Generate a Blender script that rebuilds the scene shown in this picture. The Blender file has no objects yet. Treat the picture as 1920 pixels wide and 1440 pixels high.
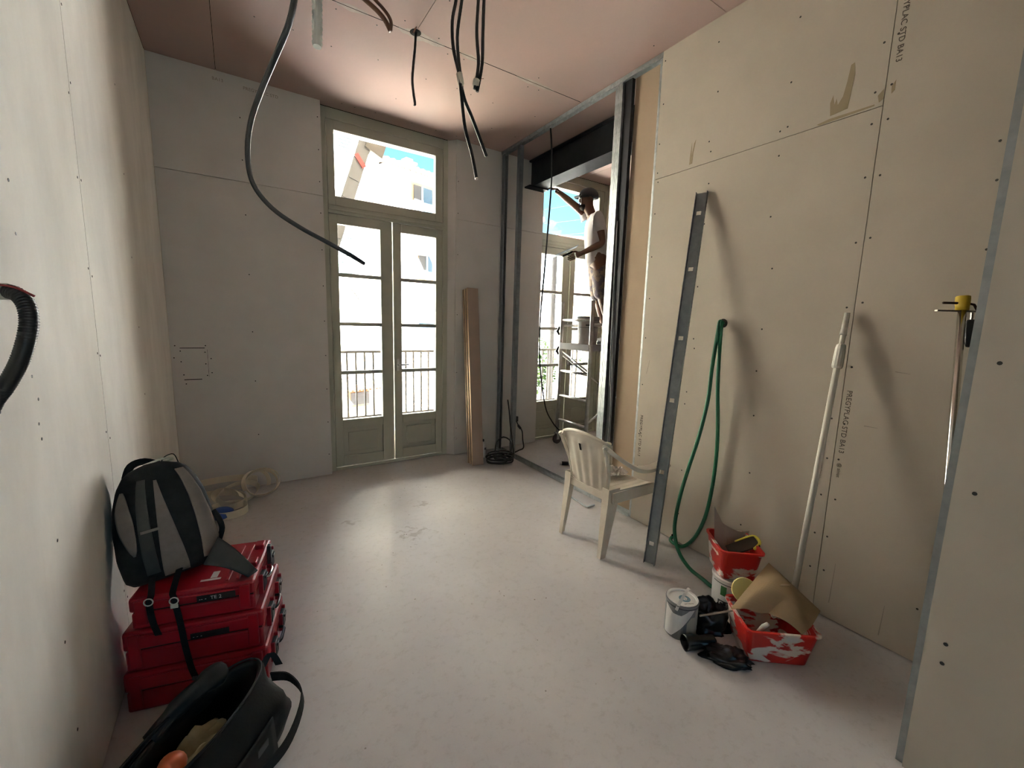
import bpy, math, random
from mathutils import Vector, Matrix, noise
random.seed(7)
scene = bpy.context.scene
C = scene.collection
sin, cos, pi = math.sin, math.cos, math.pi
R = math.radians

# ------------------------------------------------------------------ camera
YAW, PITCH, ROLL = R(33.1208), R(-8.1143), R(1.6050)
fw = Vector((sin(YAW)*cos(PITCH), cos(YAW)*cos(PITCH), sin(PITCH)))
r0 = Vector((cos(YAW), -sin(YAW), 0)); u0 = r0.cross(fw)
rt = cos(ROLL)*r0 + sin(ROLL)*u0; up = rt.cross(fw)
cam = bpy.data.cameras.new('camera'); camo = bpy.data.objects.new('camera', cam); C.objects.link(camo)
cam.sensor_fit = 'HORIZONTAL'; cam.sensor_width = 36.0; cam.lens = 788.13*36/1920
cam.clip_start = 0.05; cam.clip_end = 400
camo.matrix_world = Matrix(((rt.x, up.x, -fw.x, 0), (rt.y, up.y, -fw.y, 0), (rt.z, up.z, -fw.z, 1.42), (0, 0, 0, 1)))
scene.camera = camo

# ------------------------------------------------------------------ sky, sun, exposure
w = bpy.data.worlds.new('sky'); scene.world = w; w.use_nodes = True
nt = w.node_tree; nt.nodes.clear()
out = nt.nodes.new('ShaderNodeOutputWorld'); bg = nt.nodes.new('ShaderNodeBackground')
tc = nt.nodes.new('ShaderNodeTexCoord'); sp = nt.nodes.new('ShaderNodeSeparateXYZ'); rp = nt.nodes.new('ShaderNodeValToRGB')
nt.links.new(tc.outputs['Generated'], sp.inputs[0]); nt.links.new(sp.outputs['Z'], rp.inputs[0])
el = rp.color_ramp.elements
el[0].position = 0.0; el[0].color = (0.62, 0.88, 1.0, 1)
el[1].position = 1.0; el[1].color = (0.07, 0.22, 0.62, 1)
e2 = el.new(0.22); e2.color = (0.36, 0.72, 0.98, 1)
e3 = el.new(0.40); e3.color = (0.17, 0.47, 0.86, 1)
nt.links.new(rp.outputs[0], bg.inputs[0]); bg.inputs[1].default_value = 0.60
nt.links.new(bg.outputs[0], out.inputs[0])

sun = bpy.data.lights.new('sun', 'SUN'); sun.energy = 95.0; sun.angle = R(0.53); sun.color = (0.97, 0.985, 1.0)
suno = bpy.data.objects.new('sun', sun); C.objects.link(suno)
sd = Vector((0.42, 0.62, -0.95)).normalized()          # direction the light travels: over our roof onto the houses across the street
suno.rotation_euler = sd.to_track_quat('-Z', 'Y').to_euler(); suno.location = (-4, -6, 12)

vs = scene.view_settings
vs.view_transform = 'Standard'; vs.look = 'None'; vs.gamma = 1.0; vs.use_curve_mapping = False
vs.exposure = 1.72
cy = scene.cycles
cy.use_denoising = True; cy.filter_width = 1.05
cy.max_bounces = 10; cy.diffuse_bounces = 7; cy.glossy_bounces = 3; cy.transparent_max_bounces = 16
cy.sample_clamp_indirect = 20.0; cy.caustics_reflective = False; cy.caustics_refractive = False

# ------------------------------------------------------------------ materials
MATS = {}
def mat(name, col, rough=0.8, metal=0.0, col2=None, scale=6.0, detail=4.0, fac=(0.35, 0.7), bump=0.0, bscale=60.0, spec=0.5, world=False, stretch=None, trans=0.0):
    if name in MATS: return MATS[name]
    m = bpy.data.materials.new(name); m.use_nodes = True; t = m.node_tree; b = t.nodes['Principled BSDF']
    b.inputs['Base Color'].default_value = (*col, 1); b.inputs['Roughness'].default_value = rough; b.inputs['Metallic'].default_value = metal
    b.inputs['Specular IOR Level'].default_value = spec
    if trans: b.inputs['Transmission Weight'].default_value = trans
    src = None
    if world:
        g = t.nodes.new('ShaderNodeNewGeometry'); src = g.outputs['Position']
    else:
        g = t.nodes.new('ShaderNodeTexCoord'); src = g.outputs['Object']
    if stretch:
        mp = t.nodes.new('ShaderNodeMapping'); mp.inputs['Scale'].default_value = stretch; t.links.new(src, mp.inputs[0]); src = mp.outputs[0]
    if col2:
        n = t.nodes.new('ShaderNodeTexNoise'); n.inputs['Scale'].default_value = scale; n.inputs['Detail'].default_value = detail; n.inputs['Roughness'].default_value = 0.6
        t.links.new(src, n.inputs['Vector'])
        r = t.nodes.new('ShaderNodeValToRGB'); r.color_ramp.elements[0].position = fac[0]; r.color_ramp.elements[1].position = fac[1]
        r.color_ramp.elements[0].color = (*col, 1); r.color_ramp.elements[1].color = (*col2, 1)
        t.links.new(n.outputs['Fac'], r.inputs[0]); t.links.new(r.outputs[0], b.inputs['Base Color'])
    if bump:
        n2 = t.nodes.new('ShaderNodeTexNoise'); n2.inputs['Scale'].default_value = bscale; n2.inputs['Detail'].default_value = 3
        t.links.new(src, n2.inputs['Vector'])
        bp = t.nodes.new('ShaderNodeBump'); bp.inputs['Strength'].default_value = bump; bp.inputs['Distance'].default_value = 0.01
        t.links.new(n2.outputs['Fac'], bp.inputs['Height']); t.links.new(bp.outputs[0], b.inputs['Normal'])
    MATS[name] = m; return m

def glass_mat():
    m = bpy.data.materials.new('window_glass'); m.use_nodes = True; t = m.node_tree; t.nodes.clear()
    o = t.nodes.new('ShaderNodeOutputMaterial'); mx = t.nodes.new('ShaderNodeMixShader'); tr = t.nodes.new('ShaderNodeBsdfTransparent'); gl = t.nodes.new('ShaderNodeBsdfGlossy')
    fr = t.nodes.new('ShaderNodeFresnel'); fr.inputs['IOR'].default_value = 1.35
    tr.inputs[0].default_value = (0.96, 0.97, 0.96, 1); gl.inputs['Roughness'].default_value = 0.02
    t.links.new(fr.outputs[0], mx.inputs[0]); t.links.new(tr.outputs[0], mx.inputs[1]); t.links.new(gl.outputs[0], mx.inputs[2]); t.links.new(mx.outputs[0], o.inputs[0])
    return m
GLASS = glass_mat()
PLASTER = mat('plasterboard_paper_dim', (0.46, 0.405, 0.335), 0.9, col2=(0.425, 0.375, 0.31), scale=3.0, bump=0.03, bscale=180, spec=0.2, world=True)  # board paper darkened to carry the dim light of the right wall
PLASTERG = mat('plasterboard_paper_lit_dusty', (0.85, 0.83, 0.78), 0.9, col2=(0.72, 0.70, 0.655), scale=2.6, detail=6, bump=0.03, bscale=150, spec=0.2, world=True, stretch=(1, 1.6, 0.7))  # same paper lightened as if brightly lit, plus real dusty mottling
PLASTERB = mat('plasterboard_paper_grey_lit', (0.62, 0.59, 0.555), 0.9, col2=(0.57, 0.545, 0.51), scale=3.0, bump=0.03, bscale=180, spec=0.2, world=True)  # same paper, greyed and lightened in place of light on the back wall
CORE = mat('gypsum', (0.7, 0.68, 0.63), 0.95)
KRAFT = mat('kraft_backing_paper', (0.38, 0.285, 0.20), 0.85, col2=(0.34, 0.255, 0.18), scale=2, spec=0.2, world=True)
PINK = mat('pink_plasterboard', (0.45, 0.318, 0.285), 0.9, col2=(0.415, 0.318, 0.287), scale=2.2, spec=0.2, world=True)
JOINT = mat('joint_filler', (0.46, 0.39, 0.345), 0.9, col2=(0.36, 0.30, 0.265), scale=14, world=True)
MASON = mat('masonry_render', (0.72, 0.64, 0.52), 0.95, col2=(0.66, 0.58, 0.47), scale=4)
DARKGAP = mat('dark_void', (0.02, 0.018, 0.016), 0.95, spec=0.1)
GALV = mat('galvanised_steel', (0.52, 0.55, 0.56), 0.42, 0.85, col2=(0.40, 0.43, 0.44), scale=25, fac=(0.4, 0.6))
GALVD = mat('dull_galvanised_steel', (0.30, 0.32, 0.33), 0.5, 0.7, col2=(0.24, 0.26, 0.27), scale=25)
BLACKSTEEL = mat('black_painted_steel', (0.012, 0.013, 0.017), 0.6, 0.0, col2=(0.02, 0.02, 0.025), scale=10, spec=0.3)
OLIVE = mat('olive_grey_paint', (0.43, 0.425, 0.345), 0.55, col2=(0.40, 0.395, 0.32), scale=5)
BLACKRUB = mat('black_cable_sheath', (0.022, 0.021, 0.021), 0.5)
GREYCON = mat('dark_grey_conduit', (0.055, 0.057, 0.06), 0.4)
BROWNCAB = mat('brown_cable_sheath', (0.14, 0.065, 0.035), 0.5)
WHITEPVC = mat('grey_white_pvc', (0.62, 0.63, 0.58), 0.5)
GREEN = mat('green_rubber_hose', (0.012, 0.13, 0.062), 0.45, col2=(0.016, 0.16, 0.08), scale=8)
WHITEPL = mat('off_white_plastic', (0.66, 0.60, 0.51), 0.45, col2=(0.56, 0.49, 0.39), scale=7, detail=6)
TAPE = mat('grey_adhesive_tape', (0.55, 0.52, 0.45), 0.5)
RED = mat('red_plastic', (0.33, 0.009, 0.02), 0.33, col2=(0.29, 0.008, 0.016), scale=4)
BLACKPL = mat('black_plastic', (0.016, 0.016, 0.017), 0.4)
CHROME = mat('bright_steel', (0.75, 0.74, 0.70), 0.18, 1.0)
ALU = mat('aluminium_tube', (0.68, 0.68, 0.66), 0.35, 0.9, col2=(0.52, 0.5, 0.47), scale=20)
YELLOW = mat('yellow_plastic', (0.62, 0.43, 0.03), 0.45)
NYLON = mat('black_nylon', (0.011, 0.012, 0.013), 0.85, col2=(0.018, 0.02, 0.021), scale=30, bump=0.1, bscale=300, spec=0.25)
GREYFAB = mat('taupe_grey_fabric', (0.22, 0.195, 0.18), 0.85, col2=(0.19, 0.165, 0.15), scale=30, bump=0.1, bscale=300)
DKFAB = mat('charcoal_fabric', (0.05, 0.055, 0.055), 0.85, col2=(0.04, 0.044, 0.045), scale=30)
LETTER = mat('printed_ink', (0.09, 0.075, 0.06), 0.8)
LETTERW = mat('white_print', (0.75, 0.75, 0.74), 0.6)
SCREW = mat('screw_head', (0.03, 0.026, 0.022), 0.5)
GLUE = mat('brown_glue', (0.27, 0.215, 0.13), 0.6)
PENCIL = mat('pencil_mark', (0.30, 0.265, 0.22), 0.9)
CARD = mat('brown_cardboard', (0.31, 0.215, 0.12), 0.85, col2=(0.27, 0.185, 0.10), scale=6)
WOODB = mat('brown_laminate', (0.35, 0.255, 0.20), 0.5, col2=(0.29, 0.205, 0.155), scale=4, stretch=(1, 1, 0.08))
WOODE = mat('plywood_edge', (0.66, 0.47, 0.29), 0.7, col2=(0.42, 0.27, 0.15), scale=3, stretch=(30, 30, 0.3))

# floor: dusty screed with worn marks
def floor_mat():
    m = bpy.data.materials.new('dusty_screed'); m.use_nodes = True; t = m.node_tree; b = t.nodes['Principled BSDF']
    b.inputs['Roughness'].default_value = 0.50; b.inputs['Specular IOR Level'].default_value = 0.5
    g = t.nodes.new('ShaderNodeNewGeometry')
    def nz(s, d, lo, hi, c0, c1, r=0.6):
        n = t.nodes.new('ShaderNodeTexNoise'); n.inputs['Scale'].default_value = s; n.inputs['Detail'].default_value = d; n.inputs['Roughness'].default_value = r
        t.links.new(g.outputs['Position'], n.inputs['Vector'])
        rr = t.nodes.new('ShaderNodeValToRGB'); rr.color_ramp.elements[0].position = lo; rr.color_ramp.elements[1].position = hi
        rr.color_ramp.elements[0].color = (*c0, 1); rr.color_ramp.elements[1].color = (*c1, 1); t.links.new(n.outputs['Fac'], rr.inputs[0]); return rr.outputs[0], n
    a, _ = nz(1.6, 6, 0.3, 0.7, (0.49, 0.455, 0.45), (0.57, 0.545, 0.545))
    c, n2 = nz(24, 8, 0.3, 0.48, (0.80, 0.78, 0.76), (1, 1, 1), 0.75)
    mx = t.nodes.new('ShaderNodeMix'); mx.data_type = 'RGBA'; mx.blend_type = 'MULTIPLY'; mx.inputs[0].default_value = 0.8
    t.links.new(a, mx.inputs[6]); t.links.new(c, mx.inputs[7])
    # scuffed patch near the middle of the room
    def patch(px, py, rad, prev):
        vm = t.nodes.new('ShaderNodeVectorMath'); vm.operation = 'DISTANCE'; vm.inputs[1].default_value = (px, py, 0); t.links.new(g.outputs['Position'], vm.inputs[0])
        mr = t.nodes.new('ShaderNodeMapRange'); mr.inputs[1].default_value = 0.0; mr.inputs[2].default_value = rad; mr.inputs[3].default_value = 0.22; mr.inputs[4].default_value = -0.12
        t.links.new(vm.outputs['Value'], mr.inputs[0])
        n = t.nodes.new('ShaderNodeTexNoise'); n.inputs['Scale'].default_value = 22; n.inputs['Detail'].default_value = 8; t.links.new(g.outputs['Position'], n.inputs['Vector'])
        ad = t.nodes.new('ShaderNodeMath'); ad.operation = 'ADD'; t.links.new(n.outputs['Fac'], ad.inputs[0]); t.links.new(mr.outputs[0], ad.inputs[1])
        rr = t.nodes.new('ShaderNodeValToRGB'); rr.color_ramp.elements[0].position = 0.60; rr.color_ramp.elements[1].position = 0.72
        rr.color_ramp.elements[0].color = (0, 0, 0, 1); rr.color_ramp.elements[1].color = (0.55, 0.55, 0.55, 1); t.links.new(ad.outputs[0], rr.inputs[0])
        q = t.nodes.new('ShaderNodeMix'); q.data_type = 'RGBA'; t.links.new(rr.outputs[0], q.inputs[0]); t.links.new(prev, q.inputs[6]); q.inputs[7].default_value = (0.27, 0.22, 0.19, 1)
        return q.outputs[2]
    o = patch(0.92, 2.58, 0.22, mx.outputs[2]); o = patch(0.60, 2.95, 0.12, o); o = patch(1.15, 3.0, 0.14, o)
    t.links.new(o, b.inputs['Base Color'])
    bp = t.nodes.new('ShaderNodeBump'); bp.inputs['Strength'].default_value = 0.06; bp.inputs['Distance'].default_value = 0.01
    t.links.new(n2.outputs['Fac'], bp.inputs['Height']); t.links.new(bp.outputs[0], b.inputs['Normal'])
    return m
FLOOR = floor_mat()

# ------------------------------------------------------------------ mesh helpers
ORG = {}
def V(*a): return Vector(a)
def frame_from(d):
    d = d.normalized(); a = Vector((0, 0, 1)) if abs(d.z) < 0.9 else Vector((1, 0, 0))
    x = a.cross(d).normalized(); return x, d.cross(x).normalized()
def smooth_path(pts, k=4):
    P = [Vector(p) for p in pts]; o = []
    for i in range(len(P)-1):
        a = P[max(i-1, 0)]; b = P[i]; c = P[i+1]; d = P[min(i+2, len(P)-1)]
        for j in range(k):
            t = j/k; o.append(0.5*((2*b)+(c-a)*t+(2*a-5*b+4*c-d)*t*t+(3*b-a-3*c+d)*t*t*t))
    o.append(P[-1]); return o
class MB:
    def __init__(s): s.v = []; s.f = []; s.mi = []
    def add(s, vs, fs, mi=0):
        n = len(s.v); s.v += [Vector(q) for q in vs]
        for f in fs: s.f.append([n+i for i in f]); s.mi.append(mi)
        return s
    def box(s, lo, hi, mi=0):
        (a, b, c), (d, e, f) = lo, hi
        return s.add([(a, b, c), (d, b, c), (d, e, c), (a, e, c), (a, b, f), (d, b, f), (d, e, f), (a, e, f)],
                     [(0, 3, 2, 1), (4, 5, 6, 7), (0, 1, 5, 4), (1, 2, 6, 5), (2, 3, 7, 6), (3, 0, 4, 7)], mi)
    def obox(s, c, ax, ay, az, mi=0):   # centre and three half-axis vectors
        c, ax, ay, az = map(Vector, (c, ax, ay, az))
        q = [c+i*ax+j*ay+k*az for k in (-1, 1) for i, j in ((-1, -1), (1, -1), (1, 1), (-1, 1))]
        return s.add(q, [(0, 3, 2, 1), (4, 5, 6, 7), (0, 1, 5, 4), (1, 2, 6, 5), (2, 3, 7, 6), (3, 0, 4, 7)], mi)
    def loft(s, rings, caps=True, closed=True, mi=0):
        n = len(rings[0]); vs = [p for r in rings for p in r]; fs = []
        for i in range(len(rings)-1):
            for j in range(n if closed else n-1):
                fs.append((i*n+j, i*n+(j+1) % n, (i+1)*n+(j+1) % n, (i+1)*n+j))
        if caps: fs.append(tuple(reversed(range(n)))); fs.append(tuple((len(rings)-1)*n+j for j in range(n)))
        return s.add(vs, fs, mi)
    def tube(s, pts, r, n=8, caps=True, mi=0, sq=None):
        P = [Vector(p) for p in pts]; rr = r if isinstance(r, (list, tuple)) else [r]*len(P); rings = []; x = None
        for i, p in enumerate(P):
            d = (P[min(i+1, len(P)-1)]-P[max(i-1, 0)])
            if d.length < 1e-9: d = Vector((0, 0, 1))
            d.normalize()
            if x is None: x, y = frame_from(d)
            else:
                x = (x-d*x.dot(d)); x = x.normalized() if x.length > 1e-6 else frame_from(d)[0]; y = d.cross(x)
            rings.append([p+rr[i]*(cos(2*pi*j/n)*x+sin(2*pi*j/n)*y) for j in range(n)])
        return s.loft(rings, caps, True, mi)
    def bar(s, a, b, w, h, upv=(0, 0, 1), mi=0):       # rectangular bar from a to b
        a, b = Vector(a), Vector(b); d = (b-a); z = Vector(upv); x = d.cross(z)
        if x.length < 1e-6: x = d.cross(Vector((1, 0, 0)))
        x.normalize(); z = x.cross(d).normalized()
        return s.obox((a+b)/2, d/2, x*w/2, z*h/2, mi)
    def lathe(s, prof, c=(0, 0, 0), n=24, M=None, mi=0, caps=True):
        c = Vector(c); M = M or Matrix.Identity(3)
        rings = [[c+M @ Vector((r*cos(2*pi*j/n), r*sin(2*pi*j/n), z)) for j in range(n)] for r, z in prof]
        return s.loft(rings, caps, True, mi)
    def prism(s, poly, o, ux, uy, th, mi=0):
        o, ux, uy = Vector(o), Vector(ux), Vector(uy); nn = ux.cross(uy).normalized()*th; n = len(poly)
        a = [o+ux*p[0]+uy*p[1] for p in poly]
        return s.add(a+[q+nn for q in a], [tuple(reversed(range(n))), tuple(range(n, 2*n))]+[(i, (i+1) % n, n+(i+1) % n, n+i) for i in range(n)], mi)
    def ribbon(s, pts, wv, th=0.002, mi=0):            # flat band; wv = width vector(s)
        P = [Vector(p) for p in pts]; rings = []
        for i, p in enumerate(P):
            wd = Vector(wv[i]) if isinstance(wv, list) else Vector(wv)
            d = (P[min(i+1, len(P)-1)]-P[max(i-1, 0)]).normalized(); nn = d.cross(wd).normalized()*th/2
            rings.append([p-wd/2-nn, p+wd/2-nn, p+wd/2+nn, p-wd/2+nn])
        return s.loft(rings, True, True, mi)
    def surf(s, fn, nu, nv, th=0.003, mi=0):           # thick sheet from fn(u,v)
        g = [[Vector(fn(i/nu, j/nv)) for j in range(nv+1)] for i in range(nu+1)]
        nr = [[None]*(nv+1) for _ in range(nu+1)]
        for i in range(nu+1):
            for j in range(nv+1):
                a = g[min(i+1, nu)][j]-g[max(i-1, 0)][j]; b = g[i][min(j+1, nv)]-g[i][max(j-1, 0)]; c = a.cross(b)
                nr[i][j] = c.normalized() if c.length > 1e-9 else Vector((0, 0, 1))
        N = (nu+1)*(nv+1); top = [g[i][j]+nr[i][j]*th/2 for i in range(nu+1) for j in range(nv+1)]; bot = [g[i][j]-nr[i][j]*th/2 for i in range(nu+1) for j in range(nv+1)]
        ix = lambda i, j: i*(nv+1)+j; fs = []
        for i in range(nu):
            for j in range(nv):
                fs.append((ix(i, j), ix(i+1, j), ix(i+1, j+1), ix(i, j+1))); fs.append((N+ix(i, j), N+ix(i, j+1), N+ix(i+1, j+1), N+ix(i+1, j)))
        for i in range(nu):
            fs.append((ix(i, 0), N+ix(i, 0), N+ix(i+1, 0), ix(i+1, 0))); fs.append((ix(i, nv), ix(i+1, nv), N+ix(i+1, nv), N+ix(i, nv)))
        for j in range(nv):
            fs.append((ix(0, j), ix(0, j+1), N+ix(0, j+1), N+ix(0, j))); fs.append((ix(nu, j), N+ix(nu, j), N+ix(nu, j+1), ix(nu, j+1)))
        return s.add(top+bot, fs, mi)
    def xf(s, M):
        s.v = [M @ p for p in s.v]; return s
    def build(s, name, m, parent=None, smooth=False, bevel=0, sub=0, origin=None):
        if parent is not None: org = ORG[parent]
        elif origin is not None: org = Vector(origin)
        else:
            xs = [p.x for p in s.v]; ys = [p.y for p in s.v]; zs = [p.z for p in s.v]
            org = Vector(((min(xs)+max(xs))/2, (min(ys)+max(ys))/2, min(zs)))
        me = bpy.data.meshes.new(name); me.from_pydata([p-org for p in s.v], [], s.f); me.update()
        ms = m if isinstance(m, (list, tuple)) else [m]
        for q in ms: me.materials.append(q)
        if len(ms) > 1: me.polygons.foreach_set('material_index', s.mi)
        if smooth: me.polygons.foreach_set('use_smooth', [True]*len(me.polygons))
        o = bpy.data.objects.new(name, me); C.objects.link(o); ORG[o] = org
        if parent is not None: o.parent = parent
        else: o.location = org
        if bevel:
            b = o.modifiers.new('bevel', 'BEVEL'); b.width = bevel; b.segments = 2; b.limit_method = 'ANGLE'
        if sub:
            q = o.modifiers.new('subdivision', 'SUBSURF'); q.levels = sub; q.render_levels = sub
        return o
def tag(o, label, cat, group=None):
    o['label'] = label; o['category'] = cat
    if group: o['group'] = group
    return o
def struct(o): o['kind'] = 'structure'; return o
def stuff(o): o['kind'] = 'stuff'; return o
def thing(name, loc, label=None, cat=None, group=None):
    o = bpy.data.objects.new(name, None); C.objects.link(o); o.location = loc; ORG[o] = Vector(loc); o.empty_display_size = 0.1
    if label: tag(o, label, cat, group)
    return o
def B(lo, hi): return MB().box(lo, hi)
def lettering(body, size, o, ux, uy, m, parent, name='lettering', th=0.0006, align='LEFT'):
    cu = bpy.data.curves.new('txt', 'FONT'); cu.body = body; cu.size = size; cu.align_x = align; cu.extrude = th; cu.space_character = 1.05
    t = bpy.data.objects.new('txt', cu); C.objects.link(t); bpy.context.view_layer.update()
    me = bpy.data.meshes.new_from_object(t.evaluated_get(bpy.context.evaluated_depsgraph_get()))
    bpy.data.objects.remove(t); bpy.data.curves.remove(cu)
    ux, uy, o = Vector(ux).normalized(), Vector(uy).normalized(), Vector(o); n = ux.cross(uy)
    org = ORG[parent]
    for q in me.vertices: q.co = o+ux*q.co.x+uy*q.co.y+n*q.co.z-org
    me.materials.clear(); me.materials.append(m); ob = bpy.data.objects.new(name, me); C.objects.link(ob); ob.parent = parent; ORG[ob] = org
    return ob

XL, XR, YB, ZC = -0.43, 2.40, 4.00, 3.185

# ================================================================== THE ROOM
fl = struct(B((-0.7, -3.1, -0.25), (5.9, 4.42, 0.0)).build('floor', FLOOR, origin=(2, 1, 0)))

# ceiling: slab with pink boards
ce = struct(B((-0.7, -3.1, ZC+0.016), (5.9, 4.42, ZC+0.5)).build('ceiling', DARKGAP, origin=(2, 1, ZC)))
g = 0.0015
cb = [(-0.43, 2.78, -0.035, 4.075), (-0.035, 2.78, 2.40, 4.075), (-0.43, 1.58, 1.02, 2.78), (1.02, 1.58, 2.40, 2.78), (-0.43, 0.38, 0.4, 1.58), (0.4, 0.38, 2.40, 1.58),
      (-0.43, -3.0, 2.40, 0.38), (2.40, 1.6, 3.6, 4.075), (3.6, 1.6, 5.7, 4.075), (2.40, -3.0, 5.7, 1.6)]
for (a, b, c, d) in cb:
    B((a+g, b+g, ZC), (c-g, d-g, ZC+0.013)).build('ceiling_board', PINK, ce)
# filler smeared here and there along the ceiling joint
fr_ = random.Random(12)
for (x0, x1, w0) in ((0.56, 0.74, 0.03), (0.92, 1.22, 0.05), (1.34, 1.52, 0.028), (1.78, 2.12, 0.035)):
    n_ = 9; top_ = []; bot_ = []
    for i in range(n_+1):
        x = x0+(x1-x0)*i/n_; e_ = sin(pi*i/n_)**0.5
        top_.append((x, 2.786+w0*e_*(0.5+fr_.random()*0.5), ZC-0.0012)); bot_.append((x, 2.774-w0*e_*(0.25+fr_.random()*0.5), ZC-0.0012))
    m = MB()
    for i in range(n_):
        m.add([(top_[i][0], 2.783, ZC-0.0012), (top_[i+1][0], 2.783, ZC-0.0012), top_[i+1], top_[i]], [(0, 3, 2, 1)]); m.add([bot_[i], bot_[i+1], (bot_[i+1][0], 2.777, ZC-0.0012), (bot_[i][0], 2.777, ZC-0.0012)], [(0, 3, 2, 1)])
    m.build('joint_filler', JOINT, ce)
B((0.5, 2.7775, ZC-0.0006), (2.39, 2.7825, ZC+0.001)).build('joint_gap', DARKGAP, ce)
m = MB().lathe([(0.0, -0.0018), (0.034, -0.0018), (0.036, 0.002), (0.0, 0.002)], (1.02, 2.765, ZC), 20); m.build('cable_hole', DARKGAP, ce)
MB().prism([(0, 0), (0.012, 0.004), (0.03, 0.05), (0.012, 0.032)], (0.985, 2.72, ZC-0.04), (0.8, -0.6, 0), (0.1, 0.1, 1), 0.001).build('torn_paper', BROWNCAB, ce)
m = MB()
for k in range(64):
    x = random.uniform(0.0, 2.35); y = random.choice((1.62, 2.0, 2.4, 2.72, 2.84, 3.2, 3.6, 3.95))+random.uniform(-0.02, 0.02)
    m.lathe([(0.0, -0.0012), (0.0045, -0.0012), (0.0045, 0.001)], (x, y, ZC), 6, caps=False)
stuff(m.build('screw_head', SCREW, ce))

def screws(pts, axis, parent, r=0.005):
    m = MB()
    for p in pts:
        M = {'x+': Matrix(((0, 0, 1), (1, 0, 0), (0, 1, 0))), 'x-': Matrix(((0, 0, -1), (1, 0, 0), (0, -1, 0))), 'y-': Matrix(((1, 0, 0), (0, 0, -1), (0, 1, 0)))}[axis]
        m.lathe([(r, -0.0005), (r, 0.0007), (0.0, 0.0008)], p, 8, M, caps=False)
    return stuff(m.build('screw_head', SCREW, parent))

# left wall
wl = struct(B((-0.68, -3.1, 0), (XL-0.014, 4.05, ZC+0.01)).build('wall_left', DARKGAP, origin=(-0.55, 1, 0)))
for a, b in ((2.106, 4.0), (0.9, 2.106), (-0.3, 0.9), (-3.0, -0.3)):
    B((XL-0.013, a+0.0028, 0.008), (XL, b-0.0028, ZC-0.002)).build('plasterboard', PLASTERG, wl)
pl_ = [(XL, 2.106+s*0.02+random.uniform(-.006, .006), z+random.uniform(-.04, .04)) for z in (0.3, 0.62, 0.95, 1.25, 1.55, 1.85, 2.15, 2.45, 2.75, 3.0) for s in (-1, 1)]
pl_ += [(XL, 1.50+random.uniform(-.02, .02), z) for z in (0.28, 0.55, 0.82, 1.10, 1.14, 1.20, 1.26, 1.60, 1.72, 2.02, 2.3)] + [(XL, 2.9+random.uniform(-.02, .02), z) for z in (0.6, 1.0, 1.35, 1.7, 2.1, 2.5)]
screws(pl_, 'x+', wl, 0.0042)
m = MB()
for (y0, z0, y1, z1, w_) in ((2.52, 2.86, 2.60, 2.62, 0.003), (1.72, 1.9, 1.80, 1.86, 0.02), (1.62, 1.66, 1.64, 1.5, 0.03)):
    d = Vector((0, y1-y0, z1-z0)); n_ = Vector((0, -d.z, d.y)).normalized()*w_/2; a = Vector((XL+0.0006, y0, z0)); b = Vector((XL+0.0006, y1, z1))
    if w_ < 0.01: m.add([a-n_, b-n_*0.2, b+n_*0.2, a+n_], [(0, 1, 2, 3)])
m.build('pencil_mark', PENCIL, wl)

# back wall with the two window openings
wb = struct(MB().box((-0.7, YB+0.014, 0), (0.664, 4.42, ZC+0.01)).box((1.84, YB+0.08, 0), (2.862, 4.42, ZC+0.01)).box((4.04, YB+0.014, 0), (5.9, 4.42, ZC+0.01))
            .box((0.6, 4.15, 3.115), (1.9, 4.42, ZC+0.01)).box((2.8, 4.15, 3.115), (4.1, 4.42, ZC+0.01)).build('wall_back', MASON, origin=(2, 4.2, 0)))
for lo, hi in (((XL, 0.008), (0.664, 2.44)), ((XL, 2.443), (0.664, ZC-0.002)), ((1.888, 0.008), (2.40, 2.44)), ((1.888, 2.443), (2.40, ZC-0.002)),
               ((2.40, 0.008), (2.969, 2.44)), ((2.40, 2.443), (2.969, ZC-0.002)), ((4.036, 0.008), (5.2, ZC-0.002))):
    B((lo[0]+g, YB, lo[1]), (hi[0]-g, YB+0.013, hi[1])).build('plasterboard', PLASTERB, wb)
# splayed lining of the reveals
MB().add([(1.886, YB+0.013, 0.005), (1.836, YB+0.085, 0.005), (1.836, YB+0.085, ZC), (1.886, YB+0.013, ZC), (1.9, YB+0.013, 0.005), (1.9, YB+0.085, 0.005), (1.9, YB+0.085, ZC), (1.9, YB+0.013, ZC)],
         [(0, 1, 2, 3), (4, 7, 6, 5), (0, 3, 7, 4), (1, 5, 6, 2), (3, 2, 6, 7), (0, 4, 5, 1)]).build('reveal_lining', PLASTERB, wb)
B((2.875, YB+0.013, 0.005), (2.969, YB+0.078, ZC)).build('reveal_lining', PLASTERB, wb)
B((0.60, YB+0.0135, 0.005), (0.664, YB+0.08, ZC)).build('reveal_lining', PLASTERB, wb)
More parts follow.
